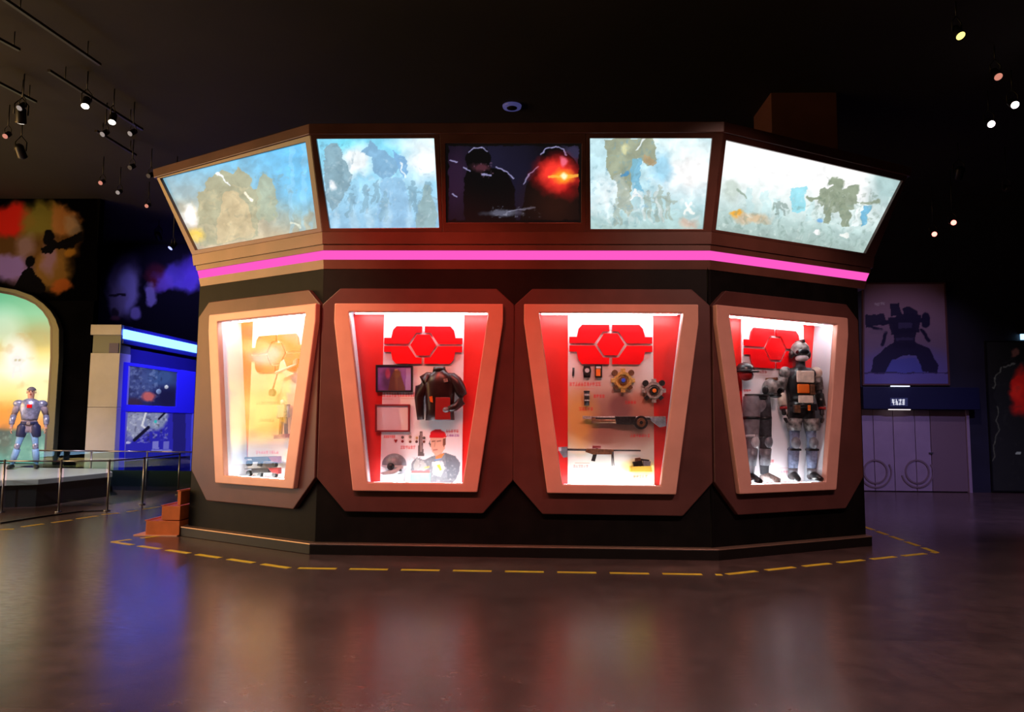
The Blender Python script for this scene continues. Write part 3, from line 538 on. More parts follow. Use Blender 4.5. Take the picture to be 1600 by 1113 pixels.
def pB1(p):
    p.fill((22, 24, 66)); p.ell(245, 590, 30, 16, (60, 92, 150), .8, 1, .4); p.ell(215, 600, 22, 28, (70, 84, 140), .7, .8, .5, 3); p.speck(5, (150, 165, 215), .8, .55, 101, (200, 572, 250, 628)); p.speck(4, (20, 24, 50), .8, .58, 103, (200, 572, 255, 630)); p.ell(232, 620, 9, 7, (200, 96, 84), .9, .6, .4); p.ell(260, 605, 3, 3, (230, 235, 250)); p.ell(248, 612, 4, 4, (150, 175, 230)); p.ell(208, 630, 14, 8, (56, 34, 44), .8, .6); p.ell(262, 622, 16, 14, (14, 14, 40), .8, .8)
def pB2(p):
    p.fill((44, 40, 180)); p.ell(208, 662, 20, 26, (165, 170, 190), .9, .5, .5, 5); p.ell(240, 655, 20, 14, (150, 160, 185), .9, .5, .5, 7); p.speck(4, (240, 245, 250), .9, .55, 105, (193, 640, 262, 692)); p.speck(4, (26, 24, 40), .9, .6, 107, (193, 640, 262, 692)); p.line(228, 645, 222, 665, 3, (240, 240, 245)); p.line(222, 665, 230, 672, 3, (235, 235, 245)); p.line(210, 688, 232, 668, 5, (16, 16, 22)); p.line(248, 655, 258, 645, 3, (20, 20, 30)); p.ell(243, 659, 2.5, 2.5, (60, 200, 200))
    p.ell(200, 692, 4, 2, (190, 190, 240)); p.rect(238, 690, 248, 702, (150, 150, 225), .8); p.rect(255, 690, 264, 702, (130, 130, 215), .8); p.rect(236, 703, 268, 706, (170, 170, 235), .7)
    p.rect(270, 638, 290, 710, (30, 26, 110), .9)
picture('video_screen', bf, [(a0-.01, zs1), (a1+.01, zs1), (a1+.01, zs0), (a0-.01, zs0)], -.03, 76, 62, pB1, printmat('booth_screen', .9, rough=.2), booth)
q = bf.px([(193, 641), (272, 646), (272, 707), (196, 707)]); zt2 = zs0-.19
picture('poster_board', bf, [(a0-.01, zt2), (Lb-.42, zt2), (Lb-.42, .55), (a0+.02, .55)], -.03, 80, 80, pB2, printmat('booth_poster', .75, rough=.3), booth, .03)

# ------------------------------------------------------------------ statue platform and glass railing
plat = empty('statue_platform', (-10.5, 6.4, 0), 'low pale faceted platform with dark base under the armoured statue', 'platform')
pt = [gpt(-140, 756, .5), gpt(0, 751, .5), gpt(60, 749.5, .5), gpt(176, 738, .5), gpt(176, 738, .5)+[-.7, 1.0, 0]]
P = [(p_[0], p_[1]) for p_ in pt]+[(-11.75, 7.62), (-11.75, 8.85), (-15.6, 8.85), (-15.6, pt[0][1]+.6)]
pz = Plane((0, 0, 0), (1, 0, 0), (0, 0, 1), (0, 1, 0)); cx_, cy_ = -12.5, 7.0
prism('slab', pz, P, .40, .50, mat('platform_white', (205, 200, 205), .3), plat, bevel=.008); prism('base', pz, [(cx_+(a-cx_)*.97, cy_+(b2-cy_)*.95) for a, b2 in P], 0, .40, mat('platform_plum', (58, 50, 66), .5), plat)
rail = empty('glass_railing', gpt(167, 799), 'glass railing with slim steel posts in front of the statue platform', 'railing')
posts = [gpt(-90, 802), gpt(2, 801.5), gpt(91, 801), gpt(167, 799), gpt(222, 789), gpt(278, 774)]
for p_ in posts:
    o = tube('post', [p_, p_+[0, 0, .9]], .017, M['steel'], rail, 10); tube('foot', [p_, p_+[0, 0, .02]], .055, M['steel'], o, 12)
for a, c in zip(posts[:-1], posts[1:]):
    d = (c-a)/np.linalg.norm(c-a); n = np.array([-d[1], d[0], 0])*.006; A = a+d*.05; C = c-d*.05; V = []
    for z in (.10, .86): V += [A-n+[0, 0, z], C-n+[0, 0, z], C+n+[0, 0, z], A+n+[0, 0, z]]
    mk('glass_panel', V, boxVF(0, 1, 0, 1, 0, 1)[1], M['rail'], rail); tube('top_rail', [a+[0, 0, .875], c+[0, 0, .875]], .013, M['steel'], rail, 8)
rail2 = empty('rear_railing', (-9.0, 7.7, 0), 'rear glass railing running before the blue booth', 'railing')
rp = [np.array([x, 7.75, 0]) for x in (-11.2, -9.9, -8.6, -7.35)]
for i, p_ in enumerate(rp): tube('post', [p_, p_+[0, 0, .9]], .02, M['steel'], rail2, 10)
for a, c in zip(rp[:-1], rp[1:]):
    V, FC = boxVF(a[0]+.03, c[0]-.03, 7.744, 7.756, .1, .86); mk('glass_panel', V, FC, M['rail'], rail2); tube('top_rail', [a+[0, 0, .88], c+[0, 0, .88]], .016, M['steel'], rail2, 8)
box('kick_panel', rp[0][0], rp[-1][0], 7.77, 7.80, 0, .45, mat('navy_kick', (24, 24, 44), .5), rail2)

# ------------------------------------------------------------------ background, right
tag(box('wall_back', 6.0, XR, YB, YB+.1, 0, ZC, mat('navy_wall', (26, 26, 44), .7, noise=.2, scale=1.5)), kind='structure', label='dark navy back wall with the door')
pw = Plane((0, YB, 0), (1, 0, 0), (0, -1, 0))
def U(x, y): return pw.hit(x, y)
def pMech(p):
    p.warp(2.5, 10)
    p.vgrad([(445, (150, 118, 132)), (540, (126, 108, 138)), (585, (110, 102, 165)), (605, (100, 96, 160))]); p.ell(1420, 565, 50, 20, (96, 100, 185), .6, 1)
    k = (38, 36, 66); P = lambda L: p.poly(L, k, .95)
    P([(1395, 500), (1402, 490), (1432, 490), (1430, 545), (1396, 545)]); p.poly([(1390, 476), (1404, 474), (1408, 492), (1392, 494)], k, .95); p.poly([(1410, 482), (1420, 478), (1434, 486), (1436, 502), (1412, 504)], k, .95); p.poly([(1388, 496), (1440, 492), (1436, 520), (1392, 524)], k, .95); p.rect(1404, 505, 1426, 514, (70, 66, 104), .8); p.line(1384, 520, 1378, 540, 5, k); p.line(1440, 515, 1452, 532, 5, k); p.rect(1398, 528, 1428, 532, (72, 68, 108), .7); p.ell(1447, 500, 7, 12, k); p.rect(1430, 497, 1447, 504, k); P([(1352, 492), (1382, 490), (1384, 506), (1352, 512)]); p.line(1380, 505, 1398, 502, 8, k); p.line(1355, 510, 1378, 515, 4, k)
    P([(1396, 535), (1430, 535), (1452, 545), (1466, 570), (1464, 585), (1442, 580), (1430, 556), (1412, 556), (1396, 562), (1384, 582), (1360, 582), (1364, 562), (1380, 545)]); p.poly([(1395, 562), (1430, 560), (1446, 584), (1382, 584)], (86, 92, 175), .9)
    p.ell(1372, 518, 14, 4, (120, 104, 130), .7, .4); p.text(1366, 474, 1384, 3, (210, 205, 215), 3); p.rect(1340, 582, 1490, 584, (60, 54, 84), .8)
q = [(1349, 445), (1473, 444.5), (1480, 600), (1349, 600)]
sg = empty('mech_poster', (9.3, YB, 2.6), 'large dim mauve poster of a dark walking machine above the back door', 'poster')
qq = [U(*p_) for p_ in q]; picture('poster_print', pw, qq, .045, 120, 130, pMech, printmat('poster_print', 0, rough=.35), sg, .03)
ring('poster_frame', pw, [(a+(-.04 if j in (0, 3) else .04), z+(.04 if j < 2 else -.04)) for j, (a, z) in enumerate(qq)], qq, .0, .06, mat('poster_edge', (90, 60, 60), .4), sg)
x0, x1 = U(1340, 620)[0], U(1519, 620)[0]; zl0, zl1 = U(1400, 640)[1], U(1400, 606)[1]
hd = empty('door_canopy', ((x0+x1)/2, YB, zl0), 'dark navy canopy box over the back doors with a small lit white sign', 'canopy')
box('canopy_box', x0, x1, YB-.32, YB, zl0, zl1, mat('navy_canopy', (22, 26, 58), .4), hd, bevel=.01)
pc = Plane((0, YB-.32, 0), (1, 0, 0), (0, -1, 0))
def pSign(p): p.fill((30, 34, 70)); p.text(1394, 624.5, 1416, 8, (240, 240, 250), 5.2, .95)
picture('sign_text', pc, pc.px([(1391, 622), (1418, 622), (1418, 635), (1391, 635)]), .012, 54, 26, pSign, printmat('sign_glow', 1.2), hd, .012)
a = pc.hit(1405, 607)[0]; box('sign_lamp', a-.22, a+.22, YB-.40, YB-.34, zl1+.005, zl1+.03, glow('sign_lamp', (.75, .8, 1.), 1.6), hd); box('sign_lamp', a-.26, a+.26, YB-.31, YB-.27, zl0-.02, zl0-.002, glow('under_lamp', (1., .85, .8), 1.6), hd)
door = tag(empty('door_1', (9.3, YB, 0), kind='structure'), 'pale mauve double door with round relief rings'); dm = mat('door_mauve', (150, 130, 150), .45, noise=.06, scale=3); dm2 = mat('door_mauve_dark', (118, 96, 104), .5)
zd = zl0-.01
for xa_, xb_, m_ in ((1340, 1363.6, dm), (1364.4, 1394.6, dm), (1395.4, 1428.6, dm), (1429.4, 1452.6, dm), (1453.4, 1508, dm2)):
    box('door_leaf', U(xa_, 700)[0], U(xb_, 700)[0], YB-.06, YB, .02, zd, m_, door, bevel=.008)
box('door_post', U(1508.5, 700)[0], U(1513, 700)[0], YB-.1, YB, 0, zd, dm, door)
for cx in (1366, 1431):
    c_, z_ = U(cx, 737)
    for r0, r1 in ((.30, .26), (.40, .365)):
        n = 28; half = (0, 2*math.pi) if r0 < .35 else (-2.9, 0.5)
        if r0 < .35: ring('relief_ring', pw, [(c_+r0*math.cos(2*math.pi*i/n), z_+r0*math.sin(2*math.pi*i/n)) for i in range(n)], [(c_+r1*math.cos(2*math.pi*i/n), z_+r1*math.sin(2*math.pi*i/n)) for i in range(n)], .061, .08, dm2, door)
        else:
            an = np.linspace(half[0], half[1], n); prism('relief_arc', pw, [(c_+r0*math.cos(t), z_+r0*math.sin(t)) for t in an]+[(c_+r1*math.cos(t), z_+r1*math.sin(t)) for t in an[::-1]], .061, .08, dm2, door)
box('handle', U(1449, 707)[0], U(1455, 707)[0], YB-.09, YB-.06, U(1450, 708)[1]-.02, U(1450, 708)[1]+.02, M['steel'], door)
def pDark(p):
    p.warp(6, 14)
    p.fill((9, 9, 11)); k = (20, 20, 24); p.ell(1584, 553, 7, 8, (90, 50, 46), .9, .5, .3); p.poly([(1556, 590), (1570, 572), (1600, 568), (1640, 600), (1640, 760), (1545, 770), (1556, 680)], k, .9)
    for a in ([(1566, 574), (1556, 588), (1552, 604)], [(1556, 636), (1560, 660), (1556, 690), (1548, 740)], [(1570, 572), (1584, 570)]):
        for i in range(len(a)-1): p.line(*a[i], *a[i+1], 2.2, (105, 100, 100), .7)
    p.ell(1594, 610, 18, 34, (205, 24, 20), .95, .5, .5, 111); p.ell(1590, 612, 9, 14, (240, 40, 30), .7, .8, .4); p.speck(6, (60, 58, 62), .5, .62, 113, (1540, 560, 1640, 760)); p.rect(1585, 707, 1596, 711, (170, 170, 185), .9)
dk = [U(1539, 535), U(1632, 530), U(1632, 772), U(1539, 772)]; dp = empty('dark_poster', (11.9, YB, .1), 'tall black poster of a shadowed fighter with a red splash', 'poster')
dk = [(dk[0][0], dk[0][1]), (XR-.05, dk[0][1]), (XR-.05, .06), (dk[0][0], .06)]
picture('poster_print', pw, dk, .05, 90, 180, pDark, printmat('dark_print', .22, rough=.3), dp, .03); ring('poster_frame', pw, [(dk[0][0]-.03, dk[0][1]+.03), (dk[1][0]+.03, dk[0][1]+.03), (dk[1][0]+.03, .03), (dk[0][0]-.03, .03)], dk, 0, .06, M['dark'], dp)
c_ = U(1597, 527); wl = empty('wall_lamp', (c_[0], YB, c_[1]-.1), 'small bright blue white lamp above the black poster', 'lamp'); box('housing', c_[0]-.10, c_[0]+.16, YB-.1, YB, c_[1]+.07, c_[1]+.11, M['dark'], wl); box('lens', c_[0]-.06, c_[0]+.14, YB-.07, YB-.02, c_[1]-.07, c_[1]+.07, glow('lamp_cool', (.35, .7, 1.), 2.5), wl)

# ------------------------------------------------------------------ lit battle mural on the left wall (seen in the left showcase glass)
lw = Plane((XL+.02, 0, 0), (0, 1, 0), (1, 0, 0)); wm = empty('mural_light_box', (XL, -1.5, .4), 'huge glowing orange battle mural on the left wall', 'light box')
def pLeft(p):    # local units: centimetres
    p.vgrad([(-580, (250, 190, 120)), (-420, (255, 190, 80)), (-300, (250, 170, 80)), (-200, (255, 215, 110)), (-140, (250, 160, 60)), (-110, (210, 180, 150)), (-90, (120, 150, 180)), (-20, (130, 165, 205))])
    for i in range(16):
        x = RNG.uniform(-700, 450); y = RNG.uniform(-460, -130); s = RNG.uniform(25, 80); p.ell(x, y, s*1.3, s*.7, (255, 236, 130) if i % 3 else (255, 250, 220), .9, .9, .5, 200+i)
    for x, y, s in ((-330, -260, 110), (60, -240, 130), (-560, -230, 90)): p.poly([(x-s, -110), (x-s, y), (x-s*.6, y-s*.7), (x+s*.2, y-s*.9), (x+s*.8, y-s*.3), (x+s, -110)], (150, 120, 120), .85)
    p.speck(60, (215, 120, 50), .6, .58, 221); p.speck(40, (120, 90, 80), .5, .64, 225)
    p.ell(-480, -470, 120, 40, (255, 250, 240), .8, 1.)
picture('mural_print', lw, [(-7.5, 5.7), (4.6, 5.7), (4.6, .35), (-7.5, .35)], .06, 120, 60, pLeft, printmat('mural_glow', P_MURAL, rough=.3), wm, .05, local=True)
ring('mural_frame', lw, [(-7.6, 5.8), (4.7, 5.8), (4.7, .25), (-7.6, .25)], [(-7.5, 5.7), (4.6, 5.7), (4.6, .35), (-7.5, .35)], 0, .1, M['dark'], wm)

# ------------------------------------------------------------------ ceiling tracks and spot lamps
LG = {'white': glow('lamp_white', (1., .92, .8), 9), 'red': glow('lamp_red', (1., .22, .18), 4), 'yellow': glow('lamp_yellow', (.95, .8, .2), 2.0), 'dimred': glow('lamp_dimred', (.75, .28, .2), .9), 'pinkw': glow('lamp_pinkwhite', (1., .8, .85), 7), 'blue': glow('lamp_blue', (.35, .4, 1.), 2.0), 'pale': glow('lamp_pale', (.6, .5, .45), .55), 'off': mat('lamp_off', (70, 66, 70), .25)}
def track_spot(px, py, z, tgt, colour, label, s=1., group=None, pos=None):
    p0 = gpt(px, py, z) if pos is None else np.array(pos); d = np.array(tgt, float)-p0; d /= np.linalg.norm(d); sx, t, d = frame_of(d)
    e = empty('track_spotlight', p0, label, 'spotlight', group)
    back = p0-d*.20*s; tube('can', [back, p0-d*.17*s, p0-d*.02*s, p0], [.035*s, .06*s, .062*s, .066*s], M['dark'], e, 14)
    tube('lens', [p0-d*.002*s, p0+d*.004*s], .056*s, LG[colour], e, 14, smooth=False)
    mid = p0-d*.1*s; top = mid+np.array([0, 0, .22*s]); V, FC = join(tubeVF([mid+sx*.075*s, mid+sx*.075*s+[0, 0, .13*s], top], .009*s, 6), tubeVF([mid-sx*.075*s, mid-sx*.075*s+[0, 0, .13*s], top], .009*s, 6)); mk('yoke', V, FC, M['dark'], e, smooth=True)
    tube('stem', [top-[0, 0, .02], [top[0], top[1], ZC+.005]], .010, M['dark'], e, 8)
    return e
TZ = 6.95; tm = mat('track_metal', (54, 46, 40), .4, metal=.3)
def track(a, c, label, w=.05):
    A = gpt(*a, TZ); C = gpt(*c, TZ); d = (C-A)/np.linalg.norm(C-A); n = np.array([-d[1], d[0], 0])*w/2; e = empty('lighting_track', (A+C)/2, label, 'track')
    V = [A-n, C-n, C+n, A+n]; V += [v+[0, 0, .04] for v in V]; mk('rail', V, boxVF(0, 1, 0, 1, 0, 1)[1], tm, e)
    for f_ in (.15, .85): q_ = A+(C-A)*f_; tube('hanger', [q_+[0, 0, .03], [q_[0], q_[1], ZC]], .008, M['dark'], e, 6)
track((5, 0), (156, 103), 'long brown lighting track nearest the picture kiosk corner'); track((-30, 48), (30, 80), 'short lighting track behind the long brown track'); track((-20, 122), (56, 161), 'lighting track above the dim recessed spot'); track((76, 112), (222, 204), 'lighting track carrying the two lit white spots'); track((150, 206), (212, 244), 'short lighting track behind the two lit white spots')
gt = 'unlit spots over the left aisle'; ul = 'black ceiling spotlight hanging unlit over the left aisle'
track_spot(133, 166, 6.6, (-6, -1, 0), 'white', 'lit white spotlight, the one further from the kiosk on its track'); track_spot(175, 191, 6.6, (-6, 0, 0), 'white', 'lit white spotlight, the one closer to the kiosk on its track')
for x, y, c_ in ((30, 169, 'pale'), (8, 213, 'dimred'), (203, 209, 'pale'), (157, 286, 'dimred'), (184, 301, 'pale'), (229, 322, 'dimred'), (203, 262, 'off'), (160, 210, 'pale'), (232, 275, 'off')): track_spot(x, y, 6.6, (-9, -3, 1), c_, {'pale': 'black ceiling spotlight with a pale dim lens over the left aisle', 'dimred': 'black ceiling spotlight with a dull red lens over the left aisle', 'off': ul}[c_], .8, {'pale': 'pale dim spots over the left aisle', 'dimred': 'dull red spots over the left aisle', 'off': gt}[c_])
track_spot(266, 388, 5.2, (-9, 4, 2), 'blue', 'low hung spotlight with a blue lens beside the left picture box', .9)
for x, y, c_, lb in ((1501, 56, 'yellow', 'ceiling spotlight with a yellow lens over the right aisle'), (1560, 120, 'dimred', 'ceiling spotlight glowing dull red over the right aisle')): track_spot(x, y, 6.7, (7, -4, 0), c_, lb)
for x, y in ((1586, 164), (1549, 194)): track_spot(x, y, 6.6, (6, -6, 0), 'pinkw', 'bright pinkish white ceiling spotlight over the right aisle', 1, 'pinkish white spots over the right aisle')
for x, y in ((1490, 348), (1460, 366)): track_spot(x, y, 6.0, (6, -6, 0), 'red', 'small red ceiling spotlight far down the right aisle', 1, 'red spots far down the right aisle')
track_spot(1577, 296, 6.3, (9, -5, 1), 'off', 'unlit black ceiling spotlight in the right aisle')
p0 = gpt(800, 167, ZC-.02); cd = empty('ceiling_sensor', p0, 'small round ceiling sensor with a bluish ring over the kiosk', 'sensor')
tube('ring', [p0-[0, 0, .02], p0+[0, 0, .02]], [.16, .17], mat('sensor_blue', (80, 80, 150), .4, emit=(.15, .15, .5), strength=.25), cd, 20); tube('centre', [p0-[0, 0, .03], p0], [.09, .1], M['dark'], cd, 16)
# unseen spots and track added over the visitor, to light the kiosk and floor
def lamp(pos, tgt, colour, rgb, power, size, label, blend=.7):
    e = track_spot(0, 0, 0, tgt, colour, label, 1.3, pos=pos); d = np.array(tgt, float)-np.array(pos); d /= np.linalg.norm(d)
    l = spot('spot_light', Vector(np.array(pos)+d*.03), tgt, rgb, power, size, blend); l.parent = e; l.location = Vector(d*.03); return l
lamp((-2.6, -5.6, 6.5), (-1.25, 0, 2.6), 'red', (1, .085, .05), P_RED, 36, 'added unseen red lensed spotlight aimed at the left front showcase')  # this and the next lamp are added to tint the front red
lamp((.6, -5.6, 6.5), (.2, 0, 2.6), 'red', (1, .11, .06), P_RED*.42, 34, 'added unseen red lensed spotlight aimed between the front showcases')
lamp((3.6, -5.6, 6.5), (2.8, .3, 2.3), 'pinkw', (1, .52, .42), P_WARM*.75, 46, 'added unseen pinkish spotlight aimed at the right front showcase')  # added out of view to brighten the right front
lamp((-7.2, -4.4, 6.5), (-3.7, .6, 3.0), 'white', (1, .72, .36), P_WARM*2.0, 36, 'added unseen warm spotlight aimed at the left wing showcase')  # added out of view to help light the left wing
lamp((-.9, -5.6, 6.5), (-.6, -4.8, 0), 'pinkw', (1, .72, .62), 560, 120, 'added unseen broad pinkish spotlight lighting the floor before the kiosk')  # this and the next two are added to brighten the floor
lamp((-5.2, -5.6, 6.5), (-6.5, -2.0, 0), 'white', (1, .8, .82), 900, 110, 'added unseen broad warm spotlight lighting the floor before the left wing')
lamp((4.9, -5.6, 6.5), (6.0, -3.0, 0), 'pinkw', (.95, .66, .78), 620, 110, 'added unseen broad pinkish spotlight lighting the floor before the right wing')
lamp((-11.5, 4.5, 6.5), (-13.4, 9, 5.9), 'white', (1, .9, .85), 110, 46, 'white spotlight aimed at the mural above the arch')
lamp((-8.3, 2.6, 6.5), (-10.3, 6.1, .9), 'white', (1, .82, 1), 2000, 46, 'added cool spotlight aimed at the armoured statue')  # extra lamp, added to brighten statue and platform
lamp((-9.4, 4.2, 6.5), (-10.4, 9, 2.4), 'white', (1, .92, .78), 150, 26, 'added warm spotlight aimed at the grey end of the booth')  # extra lamp, added to light the grey booth end
lamp((-7.0, 9.6, 6.6), (-9.8, 11.6, 1.6), 'blue', (.15, .13, 1), 3600, 64, 'blue spotlight aimed at the side of the booth')
lamp((-10.4, 11.2, 6.7), (-10.9, 13.9, 5.4), 'blue', (.5, .42, 1), 300, 90, 'violet spotlight aimed at the pale face mural')
lamp((8.6, 5.6, 6.5), (9.6, 9.8, 2.2), 'pale', (.85, .62, .95), 230, 60, 'violet spotlight aimed at the back doors')
lamp((10.2, 2.5, 6.5), (8.8, 6.5, 0), 'pale', (.5, .42, 1), 1000, 80, 'violet spotlight aimed at the floor before the back doors')
for y_ in (-5.6,):
    y_ = -5.95; e = empty('lighting_track', (0, y_, TZ), 'added unseen lighting track above the visitor', 'track'); box('rail', -7.5, 5.2, y_-.05, y_+.05, TZ, TZ+.04, tm, e); [tube('hanger', [(x, y_, TZ+.03), (x, y_, ZC)], .008, M['dark'], e, 6) for x in (-6, 0, 4.5)]  # unseen track, added to go with the spots over the visitor

# ------------------------------------------------------------------ printed boards and emblems inside the showcases (parts of the kiosk)
def T1(x, y): return (570+x/7.42, 620+y/7.42)
def pF1(p):
    p.fill((232, 228, 232)); rd = (214, 60, 66)
    p.text(591, 614, 651, 6, rd, 4.2, .8); p.rect(590, 623, 650, 624, (200, 150, 150), .6); p.text(600, 681, 620, 3.2, rd, 3); p.text(626, 697, 651, 4.5, rd, 4); p.text(697, 672, 719, 4, rd, 4); p.text(698, 679, 718, 3.2, (150, 90, 160), 4); p.text(600, 752, 628, 2.4, (170, 150, 160), 3)
    q = lambda L: [T1(*a) for a in L]
    p.poly(q([(636, 405), (668, 405), (672, 560), (690, 690), (612, 690), (622, 560)]), (92, 78, 78)); p.poly(q([(645, 420), (660, 420), (664, 640), (640, 640)]), (150, 130, 128))
    p.poly(q([(530, 860), (545, 760), (600, 705), (690, 735), (780, 690), (930, 648), (1050, 690), (1105, 760), (1100, 860), (1060, 960), (1000, 1010), (760, 1010), (740, 860)]), (126, 132, 138)); p.poly(q([(930, 655), (1050, 692), (1100, 770), (1095, 860), (1050, 950), (960, 960)]), (104, 110, 118))
    p.poly(q([(560, 790), (600, 725), (680, 745), (740, 830), (690, 860), (570, 850)]), (168, 168, 166)); p.poly(q([(775, 760), (900, 740), (930, 830), (880, 930), (790, 900)]), (196, 200, 202)); p.poly(q([(830, 790), (870, 785), (895, 850), (870, 862)]), (232, 206, 60)); p.line(*T1(700, 825), *T1(740, 815), 2.4, (225, 190, 90))
    p.speck(4, (86, 92, 100), .7, .6, 301, (640, 714, 720, 756)); p.speck(3.5, (228, 230, 232), .8, .62, 303, (640, 716, 712, 756))
    p.poly(q([(815, 700), (890, 660), (930, 655), (880, 720), (830, 735)]), (214, 140, 80)); p.line(*T1(812, 735), *T1(875, 722), 1.6, (90, 140, 200))
    p.poly(q([(762, 475), (938, 470), (930, 600), (895, 655), (820, 690), (785, 640), (762, 575)]), (222, 172, 148)); p.poly(q([(905, 490), (942, 480), (935, 560), (910, 590)]), (120, 80, 60)); p.line(*T1(780, 520), *T1(815, 516), 1.2, (80, 54, 46)); p.line(*T1(840, 518), *T1(880, 512), 1.2, (80, 54, 46)); p.line(*T1(815, 530), *T1(808, 580), 1.2, (190, 135, 115)); p.line(*T1(795, 620), *T1(840, 615), 1.2, (160, 90, 84))
    p.poly(q([(752, 475), (758, 415), (800, 384), (870, 378), (930, 415), (948, 470), (850, 482)]), (206, 26, 34)); p.poly(q([(740, 545), (755, 510), (765, 560), (760, 585)]), (80, 84, 92))
    p.poly(q([(535, 862), (755, 858), (755, 886), (535, 890)]), (236, 110, 110)); p.poly(q([(530, 892), (758, 888), (758, 1010), (530, 1010)]), (130, 205, 195), .85)
def pF2(p):
    p.vgrad([(480, (236, 236, 238)), (580, (224, 214, 212)), (625, (196, 166, 150)), (680, (186, 160, 146)), (705, (208, 202, 192)), (760, (238, 236, 226))])
    p.ell(965, 660, 62, 34, (150, 104, 92), .9, .9, .4, 311); p.ell(905, 655, 22, 42, (206, 158, 84), .9, .9, .4, 313); p.ell(970, 636, 18, 20, (132, 88, 86), .9, .5); p.ell(1005, 632, 24, 18, (196, 122, 100), .7, .9, .4, 315); p.ell(960, 690, 40, 16, (150, 110, 96), .7, .9, .4, 317); p.ell(1000, 732, 26, 12, (252, 236, 120), .8, .9, .3)
    rd = (222, 40, 46)
    p.text(890, 598, 942, 5, rd, 4.5); p.rect(896, 607, 930, 608, (220, 150, 140), .6); p.text(928, 617, 946, 4.5, rd, 4.5); p.text(977, 627, 995, 4, rd, 4.5); p.text(905, 637, 928, 4.5, rd, 4.5); p.text(985, 679, 1018, 4, rd, 4.5); p.text(896, 727, 921, 3.6, (232, 120, 120), 4); p.text(990, 743, 1015, 4, rd, 4.5); p.rect(898, 723, 922, 724, (200, 120, 90), .6)
def pRp(p):
    p.fill((232, 226, 230)); rd = (220, 60, 70); p.text(1183, 579, 1202, 4, (160, 60, 60), 4); p.text(1162, 609, 1176, 3, rd, 4); p.text(1202, 719, 1213, 4, rd, 4); p.text(1216, 736, 1232, 4, (236, 130, 150), 4); p.rect(1216, 731, 1232, 732, (220, 170, 180), .7); p.line(1186, 586, 1215, 589, 1, (200, 170, 180), .6)
def pLp(p):
    p.vgrad([(480, (238, 238, 240)), (600, (226, 206, 184)), (680, (200, 160, 130)), (720, (214, 210, 206)), (770, (230, 232, 236))]); p.ell(425, 650, 40, 40, (220, 150, 100), .7, .9, .5, 321); p.ell(410, 640, 26, 26, (190, 140, 120), .6, .9, .4, 323); rd = (214, 60, 60); p.text(400, 628, 440, 4, rd, 4); p.text(400, 705, 436, 4, rd, 4); p.text(405, 655, 430, 4, (180, 70, 60), 4)
EMB = [(-1, .18), (-.82, .18), (-.78, .38), (-.69, .48), (-.035, .48), (-.035, .325), (-.19, .315), (-.385, .03), (-1, .03)]
HEX = [(-.33, 0), (-.165, .265), (.165, .265), (.33, 0), (.165, -.265), (-.165, -.265)]
centers = [(447, 552), (665, 540), (954, 539), (1208, 546)]
for i, cs in enumerate(case):
    pk = cs['back']; f0 = (pLp, pF1, pF2, pRp)[i]
    if i == 0: u0 = pk.hit(397, 506)[0]; u1 = u0+1.08
    elif i == 1: u0, u1 = -1.69, -.655
    elif i == 2: u0, u1 = .675, 1.755
    else: u0, u1 = pk.hit(1157, 505)[0], pk.hit(1254, 515)[0]
    bb = picture('print_panel', pk, [(u0, 2.985), (u1, 2.985), (u1, .85), (u0, .85)], .018, 115, 240, f0, M['print'], kiosk, .016)
    tag(bb, 'white printed board with captions in the %s showcase' % NAMES[i])
    uc_, zc_ = pk.hit(*centers[i]); uc_ = (u0+u1)/2; un = (u1-u0)/2*.97
    em = prism('emblem', pk, [(uc_+a*un, zc_+b2*un) for a, b2 in HEX], .03, .055, M['emblem'], kiosk); tag(em, 'red split hexagon emblem in the %s showcase' % NAMES[i])
    for sx, sy in ((1, 1), (-1, 1), (1, -1), (-1, -1)): prism('emblem_wing', pk, [(uc_+a*un*sx, zc_+b2*un*sy) for a, b2 in EMB], .03, .055, M['emblem'], em)
    prism('emblem_mount', pk, [(uc_+a*un*.9, zc_+b2*un*.8) for a, b2 in HEX], .018, .03, M['white'], em)

# ------------------------------------------------------------------ exhibits hung in the showcases
MM = dict(orange=mat('orange_enamel', (225, 110, 30), .4), leather=mat('maroon_leather', (40, 22, 22), .28, noise=.4, scale=9, bump=.15), redcloth=mat('red_cloth', (150, 18, 18), .5), photo=M['print'], bluegem=mat('blue_gem', (60, 90, 220), .15), greyp=mat('grey_plastic', (120, 122, 130), .35, noise=.25, scale=20), lightp=mat('light_plastic', (200, 200, 204), .35, noise=.1, scale=20), blk=mat('black_plastic', (24, 24, 26), .3, noise=.3, scale=25),
          brass=mat('bronze', (120, 84, 60), .4, metal=.5, noise=.3, scale=30), yellow=mat('yellow_base', (235, 205, 80), .5), white=mat('blank_sheet', (214, 204, 212), .5), darkred=mat('dark_red_frame', (120, 20, 24), .4), cream=mat('cream_armour', (214, 202, 186), .45, noise=.15, scale=18), camo=mat('camouflage_shell', (110, 106, 104), .4, noise=.85, scale=14), fabric=mat('charcoal_cloth', (52, 52, 58), .8, noise=.35, scale=22, bump=.2), gcloth=mat('grey_cloth', (120, 116, 122), .8, noise=.2, scale=18, bump=.2), denim=mat('blue_grey_cloth', (112, 122, 150), .7, noise=.3, scale=24, bump=.2), visor=mat('dark_visor', (12, 12, 16), .08), skin=mat('mannequin_skin', (206, 158, 130), .5), hair=mat('grey_hair', (112, 108, 116), .7, noise=.3, scale=40))
